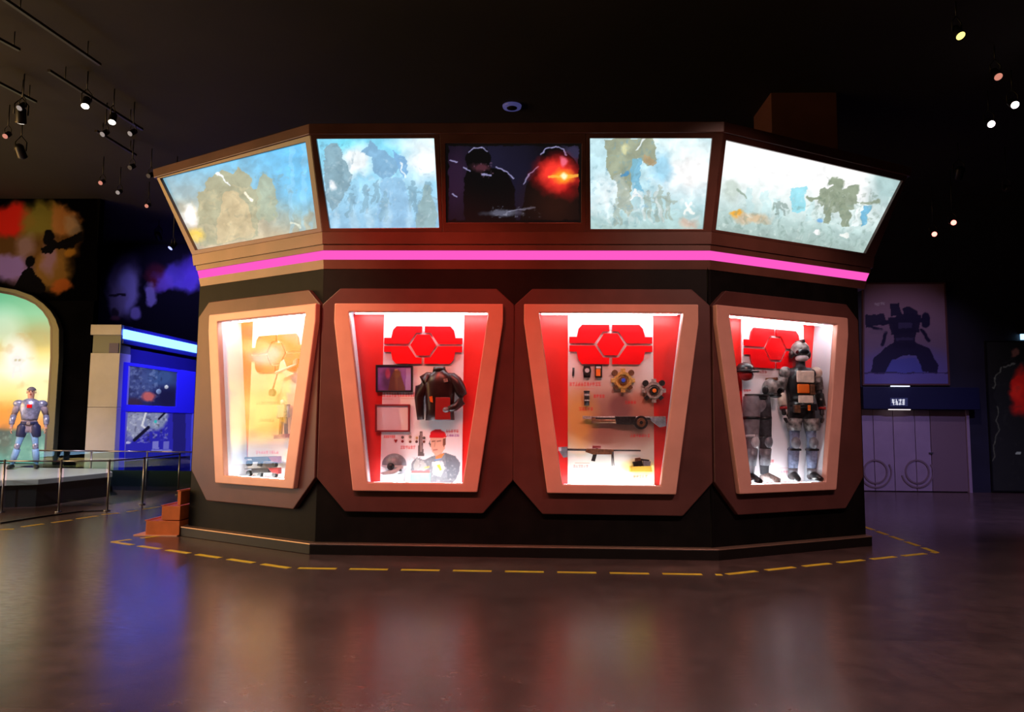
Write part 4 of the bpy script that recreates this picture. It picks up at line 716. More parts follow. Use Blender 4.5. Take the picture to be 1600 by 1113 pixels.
def exhibit(name, label, cat, pl, parts, at, group=None):
    e = empty(name, pl.at(*pl.hit(*at)), label, cat, group); made = {}
    for q in parts:
        kd, nm, m_ = q[0], q[1], q[2]; par = made.get(q[-1][1:], e) if isinstance(q[-1], str) and q[-1][0] == '>' else e
        if kd == 'poly': o = prism(nm, pl, pl.px(q[3]), q[4], q[5], m_, par, bevel=.003)
        elif kd == 'cyl':
            a = pl.hit(*q[3]); c = pl.hit(*q[4]); r = q[5]; h = q[6]; rr = r if hasattr(r, '__len__') else (r, r); o = tube(nm, [pl.at(*a, h), pl.at((a[0]+c[0])/2, (a[1]+c[1])/2, h), pl.at(*c, h)], [rr[0], (rr[0]+rr[1])/2, rr[1]], m_, par, 12, bevel=0)
        elif kd == 'disc':
            a = pl.hit(*q[3]); r = q[4]; n = q[7] if len(q) > 7 and isinstance(q[7], int) else 20; o = prism(nm, pl, [(a[0]+r*math.cos(2*math.pi*(i+.5)/n), a[1]+r*math.sin(2*math.pi*(i+.5)/n)) for i in range(n)], q[5], q[6], m_, par, bevel=.003)
        elif kd == 'ring':
            a = pl.hit(*q[3]); r0, r1 = q[4]; n = 24; cs_ = [(math.cos(2*math.pi*i/n), math.sin(2*math.pi*i/n)) for i in range(n)]; o = ring(nm, pl, [(a[0]+r0*x, a[1]+r0*y) for x, y in cs_], [(a[0]+r1*x, a[1]+r1*y) for x, y in cs_], q[5], q[6], m_, par)
        elif kd == 'path': o = tube(nm, [pl.at(*pl.hit(*a[:2]), a[2]) for a in q[3]], q[4], m_, par, 12)
        elif kd == 'ell':
            a = pl.hit(*q[3]); o = ell(nm, pl.at(*a, q[5]), q[4], m_, par, M=np.stack([pl.u, pl.n, pl.v], 1))
        made.setdefault(nm, o)
    return e
def rectp(x0, y0, x1, y1): return [(x0, y0), (x1, y0), (x1, y1), (x0, y1)]
P1 = face('F', OBK+.02)
# framed photograph and blank framed sheet
def pPhoto(p):
    p.vgrad([(570, (150, 110, 190)), (613, (110, 66, 140))]); p.ell(612, 595, 14, 22, (70, 40, 70), .8, .7, .4); p.rect(617, 577, 621, 611, (230, 170, 130), .8); p.poly([(606, 612), (610, 590), (616, 580), (624, 580), (630, 596), (634, 612)], (96, 60, 44), .9); p.ell(620, 584, 6, 6, (110, 78, 50), .9, .5); p.rect(634, 576, 643, 610, (176, 160, 214), .7); p.ell(606, 584, 4, 8, (200, 80, 110), .7, .6)
for (x0, y0, x1, y1), nm, lb, fm_ in (((588, 570.5, 645.5, 613), 'framed_photo', 'framed purple photograph of standing people in the left front showcase', MM['blk']), ((587, 632, 641, 675), 'framed_sheet', 'framed blank pale sheet below the purple photograph', MM['darkred'])):
    q = P1.px(rectp(x0, y0, x1, y1)); e = empty(nm, P1.at(*q[3]), lb, 'picture frame'); inn = [(q[0][0]+.022, q[0][1]-.022), (q[1][0]-.022, q[1][1]-.022), (q[2][0]-.022, q[2][1]+.022), (q[3][0]+.022, q[3][1]+.022)]
    ring('frame', P1, q, inn, 0, .045, fm_, e, bevel=.004)
    picture('photo_print' if nm == 'framed_photo' else 'sheet', P1, inn, .02, 56, 42, pPhoto if nm == 'framed_photo' else (lambda p: p.fill((222, 212, 218))), M['print'], e, .018)
# leather jacket on a torso form
jk = exhibit('armoured_jacket', 'dark maroon leather jacket on a headless torso form in the left front showcase', 'jacket', P1, [], (690, 657))
V, FC = tubeVF([P1.at(*P1.hit(689, y), .10) for y in (578, 583, 588, 600, 620, 640, 657)], [(.065, .055), (.10, .07), (.165, .085), (.20, .10), (.185, .10), (.175, .095), (.185, .095)], 20, side=P1.u); mk('torso', V, FC, MM['leather'], jk, smooth=True)
def jpath(nm, pts, r, m_): return tube(nm, [P1.at(*P1.hit(x, y), h) for x, y, h in pts], r, m_, jk, 12)
jpath('sleeve', [(680, 587, .10), (672, 589, .10), (665, 595, .105), (660, 606, .11), (657, 622, .10), (658, 640, .10), (659.5, 656, .11)], [.03, .062, .076, .074, .062, .052, .045], MM['leather']); jpath('sleeve', [(699, 587, .10), (707, 590, .10), (714, 597, .105), (719, 606, .11), (723, 617, .12), (722, 629, .14), (713, 637, .17), (703, 640, .19)], [.03, .062, .076, .074, .066, .06, .05, .04], MM['leather'])
V, FC = tubeVF([P1.at(*P1.hit(688, y), .10) for y in (574.5, 582)], [(.075, .06), (.085, .068)], 18, side=P1.u); mk('collar', V, FC, MM['blk'], jk, smooth=True)
prism('front_panel', P1, P1.px([(684, 622), (706, 622), (707, 656), (683, 656)]), .19, .205, MM['redcloth'], jk, bevel=.004); prism('badge', P1, P1.px([(696, 594), (702, 593), (703, 598), (697, 599)]), .195, .212, M['silver'], jk); prism('orange_tab', P1, P1.px([(674, 621), (679, 620), (680, 630), (676, 629)]), .192, .206, MM['orange'], jk)
ell('glove', P1.at(*P1.hit(700, 641), .2), (.045, .035, .035), MM['greyp'], jk)
# little pins
pinlab = ['red heart shaped pin beneath the blank framed sheet']+['small badge pin, one of the rows beside the red heart pin']*8
pp = [(618.5, 689.5), (629, 683.5), (629, 690), (641, 683), (641, 690.5), (651.5, 684.5), (651, 690.5), (662.5, 684.5), (662.5, 690.5)]; pc_ = [MM['darkred'], M['gun'], MM['darkred'], MM['brass'], MM['brass'], M['gold'], M['gun'], M['gun'], MM['brass']]
for i, (x, y) in enumerate(pp):
    if i == 0: prts = [('poly', 'plate', MM['redcloth'], [(615.8, 687.6), (617, 686.6), (618.5, 687.6), (620, 686.6), (621.2, 687.6), (618.5, 692.5)], 0, .012)]
    else: prts = [('disc', 'plate', pc_[i], (x, y), .018, 0, .008, 8), ('disc', 'stud', M['silver'] if i % 2 else MM['darkred'], (x, y), .008, .008, .016, 6)]
    exhibit('badge_pin', pinlab[i], 'pin', P1, prts, (x, y), 'badge pins in the left front showcase' if i else None)
# grey open helmet
hp = face('F', OBK+.13); hc = hp.at(*hp.hit(616, 722)); e = empty('grey_helmet', hp.at(*hp.hit(616, 740)), 'grey combat helmet lying low in the left front showcase', 'helmet')
V, FC = ellVF(hc+[0, 0, -.03], (.155, .11, .135), None, 20, 10, .02, math.pi*.55); mk('shell', V, FC, MM['greyp'], e, smooth=True)
V, FC = ellVF(hc+[.0, 0, -.05], (.165, .118, .04), None, 20, 6, .3, math.pi-.3); mk('rim', V, FC, MM['lightp'], e, smooth=True)
tube('jaw_guard', [hc+[.12, -.06, -.06], hc+[.03, -.105, -.12], hc+[-.10, -.09, -.145], hc+[-.15, 0, -.15]], [.035, .035, .03, .02], MM['lightp'], e, 10); V, FC = tubeVF([hc+[-.02, -.125, -.05], hc+[-.02, -.105, -.05]], .045, 16); mk('ear_disc', V, FC, MM['blk'], e, smooth=True); tube('hinge', [hc+[.11, -.09, -.09], hc+[.0, -.118, -.13]], [.02, .012], MM['blk'], e, 8)
box('stand', hc[0]-.12, hc[0]+.12, hc[1]-.06, hc[1]+.06, .86, hc[2]-.145, M['white'], e)

# right front showcase
P2 = face('F', OBK+.035)
exhibit('stylus', 'slim dark pen shaped gadget under the emblem', 'gadget', P2, [('cyl', 'barrel', M['gun'], (896, 575), (895.5, 588), .014, .02), ('cyl', 'tip', M['silver'], (895.5, 588), (895.3, 591), (.012, .003), .02)], (896, 590))
exhibit('wrist_communicator', 'round black wrist communicator with grey face', 'gadget', P2, [('poly', 'strap', MM['blk'], [(912, 572.5), (922, 572.5), (923.5, 579), (922, 590.5), (912, 590.5), (910.5, 579)], 0, .03), ('disc', 'case', M['gun'], (917, 581.5), .05, .03, .05), ('disc', 'dial', MM['lightp'], (917, 579.5), .03, .05, .056, 8)], (917, 590))
exhibit('field_tablet', 'small black tablet with an orange screen', 'gadget', P2, [('poly', 'case', MM['blk'], rectp(929.5, 570.5, 940.5, 590.5), 0, .03), ('poly', 'screen', MM['orange'], rectp(930.8, 577, 938, 588), .03, .034), ('poly', 'top_display', MM['lightp'], rectp(931, 573, 938.5, 576), .03, .034)], (935, 590))
exhibit('energy_cell', 'upright dark energy cell with grey bands', 'gadget', P2, [('cyl', 'body', M['gun'], (916.5, 612), (916.5, 634), .034, .035), ('cyl', 'band', M['silver'], (916.5, 616), (916.5, 619), .038, .035), ('cyl', 'band', M['silver'], (916.5, 625), (916.5, 627), .038, .035), ('cyl', 'cap', MM['blk'], (916.5, 611), (916.5, 613.5), .039, .035)], (916.5, 634))
def gear(name, label, cx, cy, m_, gem, m2):
    R0 = .125; prts = [('disc', 'plate', m_, (cx, cy), .115, 0, .035, 24), ('ring', 'rim', m_, (cx, cy), (.10, .075), .035, .06), ('disc', 'boss', m2, (cx, cy), .055, .035, .07, 8), ('disc', 'gem', gem, (cx, cy), .026, .07, .085, 10)]
    for k in range(8):
        a = math.pi/4*k; dx, dy = math.cos(a)*16.2, -math.sin(a)*16.2; tx, ty = -math.sin(a)*3.4, -math.cos(a)*3.4; ox, oy = math.cos(a)*3.4, -math.sin(a)*3.4
        if k in (1, 3): prts.append(('disc', 'ear', m2, (cx+dx*1.12, cy+dy*1.05), .038, 0, .045, 14))
        else: prts.append(('poly', 'lug', m_ if k % 2 == 0 else m2, [(cx+dx+tx-ox, cy+dy+ty-oy), (cx+dx+tx+ox*.7, cy+dy+ty*.9+oy*.7), (cx+dx-tx+ox*.7, cy+dy-ty*.9+oy*.7), (cx+dx-tx-ox, cy+dy-ty-oy)], 0, .05))
    exhibit(name, label, 'emblem', P2, prts, (cx, cy+20))
gear('gear_medallion', 'golden gear shaped medallion with a blue gem', 973, 595, M['gold'], MM['bluegem'], MM['brass']); gear('gear_medallion', 'pewter gear shaped medallion with an orange gem', 1021, 611, M['silver'], MM['orange'], M['gun'])
exhibit('drum_launcher', 'long dark launcher gun with a round drum magazine', 'gun', P2, [('cyl', 'barrel', M['silver'], (911, 652.3), (1039, 652.3), .013, .05), ('cyl', 'lower_tube', MM['brass'], (924, 658), (990, 658.5), .028, .05), ('cyl', 'upper_rail', M['gun'], (930, 654.5), (1036, 654.5), .018, .05), ('poly', 'receiver', M['gun'], [(960, 651), (992, 651), (992, 664), (962, 663)], .02, .08), ('disc', 'drum', M['gun'], (1000, 660.5), .085, .01, .10), ('disc', 'drum_cover', MM['brass'], (1000, 660.5), .055, .10, .115), ('disc', 'drum_hub', M['dark'], (1000, 660.5), .022, .115, .125), ('poly', 'stock', MM['greyp'], [(1014, 653), (1039, 653), (1039, 666), (1030, 668), (1018, 659)], .02, .08), ('poly', 'muzzle', M['silver'], [(910, 650), (924, 650.5), (924, 655.5), (910, 654.5)], .03, .07)], (980, 665))
exhibit('sniper_rifle', 'long thin sniper rifle with a bipod and red scope', 'gun', P2, [('cyl', 'barrel', M['gun'], (925, 703.3), (1000, 704.2), (.013, .009), .06), ('cyl', 'rear_tube', M['gun'], (886, 702.5), (926, 703.3), .014, .06), ('poly', 'receiver', MM['brass'], [(916, 701), (958, 702), (958, 710), (925, 710), (914, 706)], .03, .085), ('poly', 'stock', MM['greyp'], [(873, 698.5), (886, 698), (886.5, 714), (880, 715), (873.5, 705)], .03, .085), ('poly', 'stock_plate', MM['lightp'], rectp(872.3, 699, 876.5, 704.5), .025, .09), ('cyl', 'scope', MM['darkred'], (925, 698.5), (938, 698.7), .018, .07), ('poly', 'scope_mount', M['gun'], rectp(930, 698, 934, 702), .05, .075), ('poly', 'grip', M['dark'], [(926, 710), (932, 710), (929, 721), (923, 720)], .04, .075), ('cyl', 'bipod_leg', M['gun'], (955.5, 706), (955.8, 728), (.009, .005), .05), ('cyl', 'bipod_leg', M['gun'], (956.5, 706), (958, 727), (.009, .005), .09)], (940, 722))
PM = face('F', OBK+.10); zf = .87
exhibit('mech_model', 'small dark model machine on a yellow base', 'model', PM, [('poly', 'base', MM['yellow'], [(984, 729), (1016, 728), (1018, 737), (984, 737)], -.05, .07), ('poly', 'hull', M['gun'], [(988, 722), (1002, 719), (1004, 728), (990, 729)], -.03, .05), ('poly', 'turret', MM['brass'], [(992, 716), (1000, 715), (1001, 720), (992, 722)], -.02, .04), ('cyl', 'cannon', M['dark'], (1000, 718), (1014, 720), .012, .02), ('poly', 'wing_block', MM['greyp'], [(1004, 720), (1016, 721), (1015, 730), (1005, 729)], -.03, .05), ('cyl', 'leg', M['dark'], (991, 728), (987, 734), .014, .04), ('cyl', 'leg', M['dark'], (1000, 728), (1001, 734), .014, .04), ('cyl', 'leg', M['dark'], (1010, 728), (1014, 734), .014, .04)], (1000, 737))

# left wing showcase
P0 = face('L', OBK+.10)
exhibit('aircraft_model', 'white model aircraft on a stand in the left wing showcase', 'model', P0, [('cyl', 'fuselage', MM['lightp'], (436, 583), (467, 570), (.022, .012), .05), ('poly', 'wing', MM['lightp'], [(442, 579), (447, 577), (464, 584), (452, 590)], .03, .05), ('poly', 'wing', MM['lightp'], [(440, 580), (452, 574), (448, 562), (443, 566)], .04, .055), ('poly', 'tail_fin', MM['greyp'], [(462, 572), (468, 569), (468, 561), (463, 564)], .03, .06), ('cyl', 'stand', M['silver'], (428, 612), (436, 583), .014, .03), ('disc', 'foot', M['dark'], (428, 614), .05, .0, .05, 12)], (430, 614))
exhibit('model_robot', 'grey standing model robot in the left wing showcase', 'model', P0, [('poly', 'torso', MM['greyp'], [(440, 634), (452, 632), (450, 652), (442, 653)], -.02, .08), ('ell', 'head', MM['lightp'], (446, 629), (.035, .035, .04), .04), ('cyl', 'arm', MM['greyp'], (440, 636), (437, 654), .02, .03), ('cyl', 'arm', MM['greyp'], (452, 635), (454, 652), .02, .03), ('cyl', 'leg', M['gun'], (443, 652), (441, 680), (.03, .024), .03), ('cyl', 'leg', M['gun'], (449, 652), (450, 680), (.03, .024), .03), ('poly', 'base', MM['darkred'], [(436, 680), (454, 678), (454, 684), (436, 686)], -.04, .09)], (445, 685))
for lb, dy, m_ in (('upper long rifle lying low in the left wing showcase', 0, M['gun']), ('lower rifle with round wheels lying in the left wing showcase', 17.5, MM['greyp'])):
    exhibit('display_rifle', lb, 'gun', P0, [('cyl', 'barrel', m_, (386, 716+dy), (436, 714.5+dy), .014, .03), ('poly', 'receiver', M['gun'], [(398, 715+dy), (424, 714+dy), (424, 721+dy), (400, 722+dy)], 0, .06), ('poly', 'stock', MM['darkred'], [(424, 714+dy), (440, 713+dy), (440, 723+dy), (430, 721+dy)], 0, .06), ('disc', 'wheel', M['dark'], (392, 724+dy*.9), .04, 0, .05), ('disc', 'wheel', M['dark'], (432, 726+dy*.9), .035, .0, .05), ('poly', 'grip', M['dark'], [(408, 721+dy), (413, 721+dy), (411, 729+dy), (406, 728+dy)], .01, .05)], (412, 727+dy))

# ------------------------------------------------------------------ figures
def skin_mesh(name, joints, chains, fn, parent, mats, matfn, level=2):
    """joints: name->(pos, rx, ry); chains: list of joint-name lists (first chain's first joint is the root)"""
    idx = {}; V = []; E = []; rad = []; roots = []
    for ch in chains:
        new = ch[0] not in idx
        for k in ch:
            if k not in idx: idx[k] = len(V); V.append(joints[k][0]); rad.append(joints[k][1:])
        if new: roots.append(idx[ch[0]])
        E += [(idx[a], idx[c]) for a, c in zip(ch[:-1], ch[1:])]
    me = bpy.data.meshes.new(name); me.from_pydata([tuple(v) for v in V], E, []); o = bpy.data.objects.new(name+'_tmp', me); COL.objects.link(o)
    o.modifiers.new('skin', 'SKIN').use_smooth_shade = True; s_ = o.modifiers.new('sub', 'SUBSURF'); s_.levels = level; s_.render_levels = level
    for i, d in enumerate(me.skin_vertices[0].data): d.radius = rad[i]; d.use_root = i in roots
    bpy.context.view_layer.update(); ev = o.evaluated_get(bpy.context.evaluated_depsgraph_get()); m2 = bpy.data.meshes.new_from_object(ev)
    lv = [np.array(v.co) for v in m2.vertices]; FC = [tuple(p_.vertices) for p_ in m2.polygons]; ctr = [np.mean([lv[i] for i in f_], 0) for f_ in FC]
    bpy.data.objects.remove(o, do_unlink=True)
    r = mk(name, [fn(v) for v in lv], FC, None, parent, smooth=True)
    for m_ in mats: r.data.materials.append(m_)
    for p_, c in zip(r.data.polygons, ctr): p_.material_index = matfn(c)
    return r
def figure_joints(o):
    J = dict(pelvis=((0, 0, .95), .15, .11), spine=((0, 0, 1.14), .14, .10), chest=((0, 0, 1.36), .18, .12), neck=((0, 0, 1.53), .058, .06), jaw=((0, -.015, 1.62), .07, .085), skull=((0, 0, 1.72), .078, .095), crown=((0, .01, 1.79), .05, .06))
    for s, n in ((-1, 'L'), (1, 'R')):
        J.update({'hip'+n: ((s*.10, 0, .88), .095, .095), 'knee'+n: ((s*.12, -.02, .50), .06, .06), 'calf'+n: ((s*.125, .02, .34), .056, .058), 'ankle'+n: ((s*.13, .02, .10), .04, .042), 'ball'+n: ((s*.15, -.10, .04), .042, .03), 'toe'+n: ((s*.16, -.17, .03), .034, .024),
                  'sh'+n: ((s*.21, 0, 1.45), .065, .065), 'elb'+n: ((s*.30, .03, 1.18), .045, .045), 'wr'+n: ((s*.32, -.05, .95), .03, .03), 'palm'+n: ((s*.325, -.07, .87), .02, .038)})
        for k, (dy, ln) in enumerate(((-.035, .062), (-.012, .075), (.012, .07), (.033, .055))):
            b0 = np.array([s*.325, -.07+dy, .845])
            J['f%d0' % k+n] = (tuple(b0), .009, .009); J['f%d1' % k+n] = (tuple(b0+[-s*.006, -.004, -ln*.55]), .0085, .0085); J['f%d2' % k+n] = (tuple(b0+[-s*.022, -.006, -ln]), .0075, .0075)
        J['t0'+n] = ((s*.315, -.10, .885), .011, .011); J['t1'+n] = ((s*.305, -.125, .855), .0095, .0095); J['t2'+n] = ((s*.298, -.135, .825), .008, .008)
    J.update(o); return J
CH = [['pelvis', 'spine', 'chest', 'neck', 'jaw', 'skull', 'crown']]+[c for n in 'LR' for c in (['pelvis', 'hip'+n, 'knee'+n, 'calf'+n, 'ankle'+n, 'ball'+n, 'toe'+n], ['chest', 'sh'+n, 'elb'+n, 'wr'+n, 'palm'+n], *[['f%d%d' % (k, i)+n for i in range(3)] for k in range(4)], ['t0'+n, 't1'+n, 't2'+n])]
def placer(base, yaw, sc=1.):
    c, s = math.cos(yaw), math.sin(yaw)
    return lambda v: np.array([base[0]+sc*(v[0]*c-v[1]*s), base[1]+sc*(v[0]*s+v[1]*c), base[2]+sc*v[2]])
def ptube(nm, pts, radii, m_, par, fn, n=12): return tube(nm, [fn(p_) for p_ in pts], radii, m_, par, n, side=fn((1, 0, 0))-fn((0, 0, 0)))
def pell(nm, c, r, m_, par, fn, sc=1., t0=.02, t1=math.pi-.02, nu=14, nv=9):
    V, FC = ellVF((0, 0, 0), r, None, nu, nv, t0, t1); return mk(nm, [fn(np.array(c)+v) for v in V], FC, m_, par, smooth=True)
def pbox(nm, x0, x1, y0, y1, z0, z1, m_, par, fn, bevel=.008):
    V, FC = boxVF(x0, x1, y0, y1, z0, z1); return mk(nm, [fn(np.array(v)) for v in V], FC, m_, par, bevel=bevel)
def head_parts(par, fn, J, hair=True):
    pell('nose', (0, -.112, 1.675), (.014, .02, .024), MM['skin'], par, fn)
    for s in (-1, 1): pell('ear', (s*.082, .0, 1.69), (.012, .02, .03), MM['skin'], par, fn); pell('eye', (s*.032, -.088, 1.702), (.013, .008, .009), MM['blk'], par, fn); pell('eyebrow', (s*.032, -.092, 1.722), (.02, .007, .005), MM['hair'], par, fn)
    pell('mouth', (0, -.098, 1.638), (.024, .008, .006), MM['redcloth'], par, fn)
    if hair: pell('hair', (0, .012, 1.725), (.092, .108, .088), MM['hair'], par, fn, t1=math.pi*.47)
# statue on the platform
fb = gpt(41, 733, .5); fwd = math.radians(28); fn = placer(fb, fwd, 1.0)
fig = empty('armoured_statue', fb, 'life size statue of a grey haired fighter in silver and blue armour on the platform', 'statue')
J = figure_joints({'hipL': ((-.11, 0, .88), .10, .10), 'kneeL': ((-.19, -.03, .50), .062, .062), 'calfL': ((-.225, .0, .34), .058, .06), 'ankleL': ((-.27, .02, .10), .042, .044), 'ballL': ((-.30, -.10, .045), .045, .032), 'toeL': ((-.315, -.17, .035), .036, .026), 'kneeR': ((.15, -.03, .50), .062, .062), 'calfR': ((.165, .0, .34), .058, .06), 'ankleR': ((.18, .02, .10), .042, .044), 'ballR': ((.21, -.10, .045), .045, .032), 'toeR': ((.225, -.17, .035), .036, .026)})
sm = mat('statue_cloth', (150, 140, 150), .6, noise=.2, scale=14); lbm = mat('pale_blue_cloth', (120, 170, 215), .5, noise=.15, scale=12)
skin_mesh('body', J, CH, fn, fig, [MM['skin'], sm, lbm], lambda c: 0 if c[2] > 1.56 or (abs(c[0]) > .255 and c[2] < .93 and c[2] > .7) else (2 if c[2] < .80 else 1))
head_parts(fig, fn, J)
arm = mat('silver_blue_armour', (150, 160, 190), .3, metal=.4, noise=.25, scale=16); nav = mat('navy_gear', (34, 44, 82), .5)
ptube('chest_plate', [(0, -.005, 1.08), (0, -.01, 1.2), (0, -.012, 1.36), (0, -.008, 1.48), (0, 0, 1.54)], [(.155, .115), (.175, .13), (.215, .15), (.20, .135), (.09, .085)], arm, fig, fn, 18)
for s in (-1, 1):
    pell('shoulder_pad', (s*.215, 0, 1.435), (.115, .10, .085), arm, fig, fn); ptube('upper_arm_guard', [(s*.23, .0, 1.40), (s*.27, .02, 1.30), (s*.295, .03, 1.21)], [.07, .068, .055], sm, fig, fn); ptube('forearm_guard', [(s*.305, .025, 1.17), (s*.32, -.01, 1.08), (s*.325, -.04, .98)], [.06, .062, .05], arm, fig, fn); pell('elbow_pad', (s*.30, .05, 1.19), (.055, .05, .065), nav, fig, fn)
    kx, ax = (-.19, -.27) if s < 0 else (.15, .18); pell('knee_pad', (kx, -.065, .50), (.06, .04, .075), arm, fig, fn); ptube('shin_guard', [(kx*1.0, -.03, .44), ((kx+ax)/2, -.01, .3), (ax, .01, .14)], [.068, .068, .055], lbm, fig, fn)
    hx = -.12 if s < 0 else .12; ptube('thigh_holster', [(hx*.75, -.0, 1.0), (hx*.95, -.0, .92), (hx*1.12, -.01, .80), (hx*1.25, -.015, .71), (hx*1.28, -.015, .69)], [(.07, .09), (.11, .118), (.104, .106), (.09, .092), (.06, .06)], nav, fig, fn); ptube('shoe', [(ax, .06, .05), (ax+.0*s, -.02, .06), (ax+s*.03, -.12, .05), (ax+s*.04, -.21, .035)], [(.05, .045), (.055, .055), (.05, .045), (.035, .03)], M['gun'], fig, fn)
ptube('belt', [(0, 0, .97), (0, 0, 1.04)], [(.168, .128), (.165, .125)], nav, fig, fn, 18); pbox('chest_emblem', -.05, .05, -.175, -.15, 1.34, 1.42, M['emblem'], fig, fn); pbox('belt_buckle', -.035, .035, -.145, -.12, .975, 1.035, M['silver'], fig, fn)

# trooper in the right wing showcase
zfl = .878
PR_ = face('R', -.235)
ub = PR_.hit(1254, 700)[0]; tb = PR_.at(ub, zfl); yawR = math.radians(32); fn = placer(tb, math.radians(6), .99)
tr_ = empty('armoured_mannequin', tb, 'standing mannequin in helmet, cream and orange body armour and blue grey trousers', 'mannequin')
J = figure_joints({'elbL': ((-.27, .04, 1.18), .045, .045), 'wrL': ((-.27, -.04, .94), .03, .03), 'palmL': ((-.265, -.06, .86), .02, .038), 'elbR': ((.27, .04, 1.18), .045, .045), 'wrR': ((.26, -.04, .94), .03, .03), 'palmR': ((.255, -.06, .86), .02, .038)})
for n, s in (('L', -1), ('R', 1)):
    for kk in list(J):
        if kk[0] in 'ft' and kk[-1] == n and kk[1].isdigit(): J[kk] = ((J[kk][0][0]-s*.065, J[kk][0][1]+.01, J[kk][0][2]-.01),)+J[kk][1:]
skin_mesh('body', J, CH, fn, tr_, [MM['fabric'], MM['denim'], MM['blk']], lambda c: 1 if c[2] < .80 and abs(c[0]) < .22 and c[2] > .1 else (2 if c[2] < .93 or c[2] > 1.55 else 0))
hl = pell('helmet', (0, .0, 1.74), (.12, .145, .135), MM['camo'], tr_, fn, t1=math.pi*.66); pell('visor', (0, -.06, 1.715), (.10, .105, .06), MM['visor'], hl, fn); pbox('helmet_ridge', -.02, .02, -.12, .12, 1.84, 1.885, M['gun'], hl, fn); pell('jaw_guard', (0, -.05, 1.635), (.085, .095, .05), MM['lightp'], hl, fn)
for s in (-1, 1): pell('ear_cup', (s*.12, .01, 1.69), (.03, .055, .06), M['gun'], hl, fn)
ptube('vest', [(0, 0, 1.06), (0, -.005, 1.2), (0, -.008, 1.36), (0, 0, 1.50)], [(.16, .118), (.175, .125), (.195, .132), (.15, .11)], MM['blk'], tr_, fn, 18)
pbox('chest_plate', -.12, .12, -.155, -.12, 1.30, 1.46, MM['cream'], tr_, fn, .015); pbox('orange_plate', -.11, .05, -.15, -.11, 1.16, 1.28, MM['orange'], tr_, fn, .012); pbox('bronze_plate', .06, .13, -.145, -.10, 1.14, 1.28, MM['brass'], tr_, fn, .012); pbox('belt_plate', -.10, .10, -.148, -.11, 1.03, 1.13, MM['cream'], tr_, fn, .012); pbox('pouch', .08, .15, -.14, -.08, .93, 1.02, MM['blk'], tr_, fn); pbox('hip_pouch', -.15, -.07, -.13, -.07, .90, 1.0, MM['brass'], tr_, fn); pbox('flame_badge', .015, .05, -.16, -.14, .93, 1.0, MM['orange'], tr_, fn, .004)
ptube('belt', [(0, 0, .96), (0, 0, 1.04)], [(.165, .12), (.165, .12)], MM['blk'], tr_, fn, 18)
for s in (-1, 1):
    pell('shoulder_pad', (s*.215, 0, 1.44), (.08, .085, .085), MM['camo'] if s < 0 else MM['cream'], tr_, fn); ptube('upper_arm_guard', [(s*.235, .01, 1.38), (s*.265, .03, 1.22)], [.068, .06], MM['camo'], tr_, fn); ptube('forearm_guard', [(s*.27, .03, 1.15), (s*.268, -.03, .99)], [.058, .05], MM['cream'] if s < 0 else MM['blk'], tr_, fn); ptube('wrist_band', [(s*.268, -.035, .975), (s*.267, -.04, .945)], [.05, .048], MM['redcloth'], tr_, fn)
    ptube('thigh_plate', [(s*.115, -.02, .82), (s*.125, -.03, .66)], [(.11, .105), (.085, .085)], MM['camo'], tr_, fn); pell('knee_pad', (s*.122, -.07, .50), (.065, .045, .08), MM['greyp'], tr_, fn); ptube('shin_guard', [(s*.124, -.01, .43), (s*.127, .01, .26), (s*.13, .02, .16)], [.072, .068, .058], MM['denim'], tr_, fn); bt = ptube('boot', [(s*.13, .07, .045), (s*.132, .0, .07), (s*.145, -.09, .05), (s*.155, -.18, .03)], [(.05, .045), (.055, .065), (.052, .045), (.038, .028)], MM['blk'], tr_, fn); ptube('boot_cuff', [(s*.13, .02, .08), (s*.13, .02, .16)], [.058, .062], MM['greyp'], bt, fn)
    pbox('knee_strap', s*.122-.07, s*.122+.07, -.085, .05, .395, .425, MM['blk'], tr_, fn, .01)
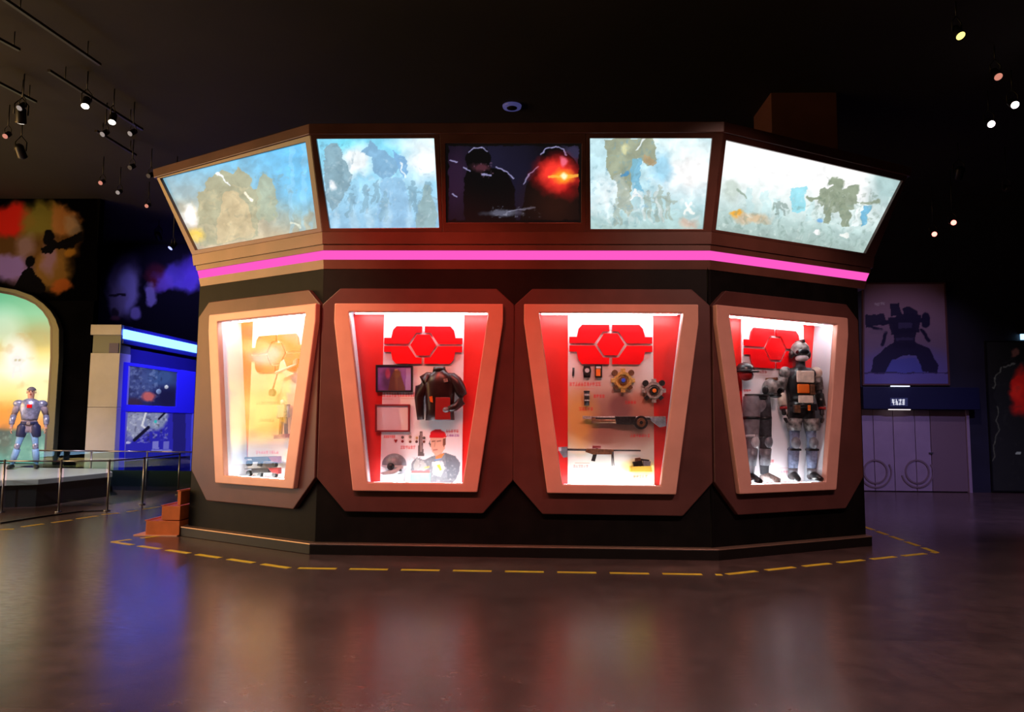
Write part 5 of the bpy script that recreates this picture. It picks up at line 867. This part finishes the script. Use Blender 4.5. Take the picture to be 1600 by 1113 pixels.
# armoured trousers on a lower body form
ub = PR_.hit(1184, 700)[0]; lb_ = PR_.at(ub, zfl); fn = placer(lb_, yawR, .965)
tz = empty('armoured_trousers', lb_, 'headless lower body form wearing grey and black armoured trousers and boots', 'trousers')
for s, m_ in ((-1, MM['gcloth']), (1, MM['fabric'])):
    lg = ptube('trouser_leg', [(s*.095, 0, 1.13), (s*.10, 0, .98), (s*.115, -.01, .78), (s*.125, -.02, .52), (s*.13, .01, .34), (s*.14, .02, .10)], [(.098, .105), (.105, .115), (.095, .10), (.07, .075), (.066, .07), (.05, .055)], m_, tz, fn, 14)
    pell('knee_pad', (s*.126, -.075, .53), (.066, .045, .085), MM['greyp'] if s > 0 else MM['lightp'], tz, fn); ptube('shin_guard', [(s*.128, -.015, .44), (s*.135, .0, .22)], [.078, .064], MM['greyp'], tz, fn); ptube('boot', [(s*.14, .06, .045), (s*.145, -.01, .07), (s*.165, -.10, .05), (s*.18, -.19, .03)], [(.05, .045), (.055, .065), (.052, .045), (.038, .028)], MM['blk'] if s < 0 else M['silver'], tz, fn)
    ptube('thigh_strap', [(s*.11, -.005, .86), (s*.112, -.006, .82)], [(.104, .11), (.103, .108)], MM['blk'], tz, fn, 14); ptube('knee_band', [(s*.124, -.015, .62), (s*.125, -.018, .585)], [.086, .082], MM['lightp'] if s < 0 else MM['blk'], tz, fn)
ptube('waistband', [(0, 0, 1.10), (0, 0, 1.16)], [(.185, .115), (.185, .115)], MM['blk'], tz, fn, 20); pell('pelvis', (0, 0, 1.02), (.185, .115, .12), MM['gcloth'], tz, fn); pbox('thigh_pouch', .15, .21, -.06, .05, .72, .84, MM['darkred'], tz, fn)
# loose helmets on wall pegs
for nm, lb, (x, y), kind in (('black_helmet', 'black full face helmet hanging above the armoured trousers', (1205.5, 607), 0), ('shell_cap', 'black peaked shell cap with red lining hanging beside the emblem', (1164, 576), 1)):
    q = face('R', -.26); c0 = q.at(*q.hit(x, y)); fn = placer(c0, yawR, 1.); e = empty(nm, c0-np.array([0, 0, .13]), lb, 'helmet' if kind == 0 else 'cap')
    if kind == 0: pell('shell', (0, 0, 0), (.125, .12, .13), MM['camo'], e, fn, t1=math.pi*.72); pell('visor', (.03, -.045, -.03), (.095, .085, .06), MM['visor'], e, fn); pell('chin_guard', (.02, -.04, -.095), (.085, .08, .035), MM['blk'], e, fn); pbox('crest', -.015, .015, -.1, .09, .10, .14, MM['brass'], e, fn); pell('ear_cup', (-.118, .0, -.03), (.03, .05, .055), MM['blk'], e, fn)
    else: pell('dome', (0, 0, -.03), (.13, .12, .11), MM['blk'], e, fn, t1=math.pi*.5); ptube('band', [(0, 0, -.045), (0, 0, -.02)], [(.134, .124), (.132, .122)], M['gun'], e, fn, 18); pell('peak', (.06, -.08, -.04), (.10, .07, .018), MM['blk'], e, fn); pell('lining', (0, -.01, -.08), (.09, .085, .08), MM['redcloth'], e, fn, t0=math.pi*.35); pell('face_strap', (.065, -.01, -.09), (.03, .07, .06), MM['lightp'], e, fn)
    tube('peg', [fn((0, .05, -.0)), fn((0, .05, 0))+(-q.n)*.13], .012, M['steel'], e, 8)
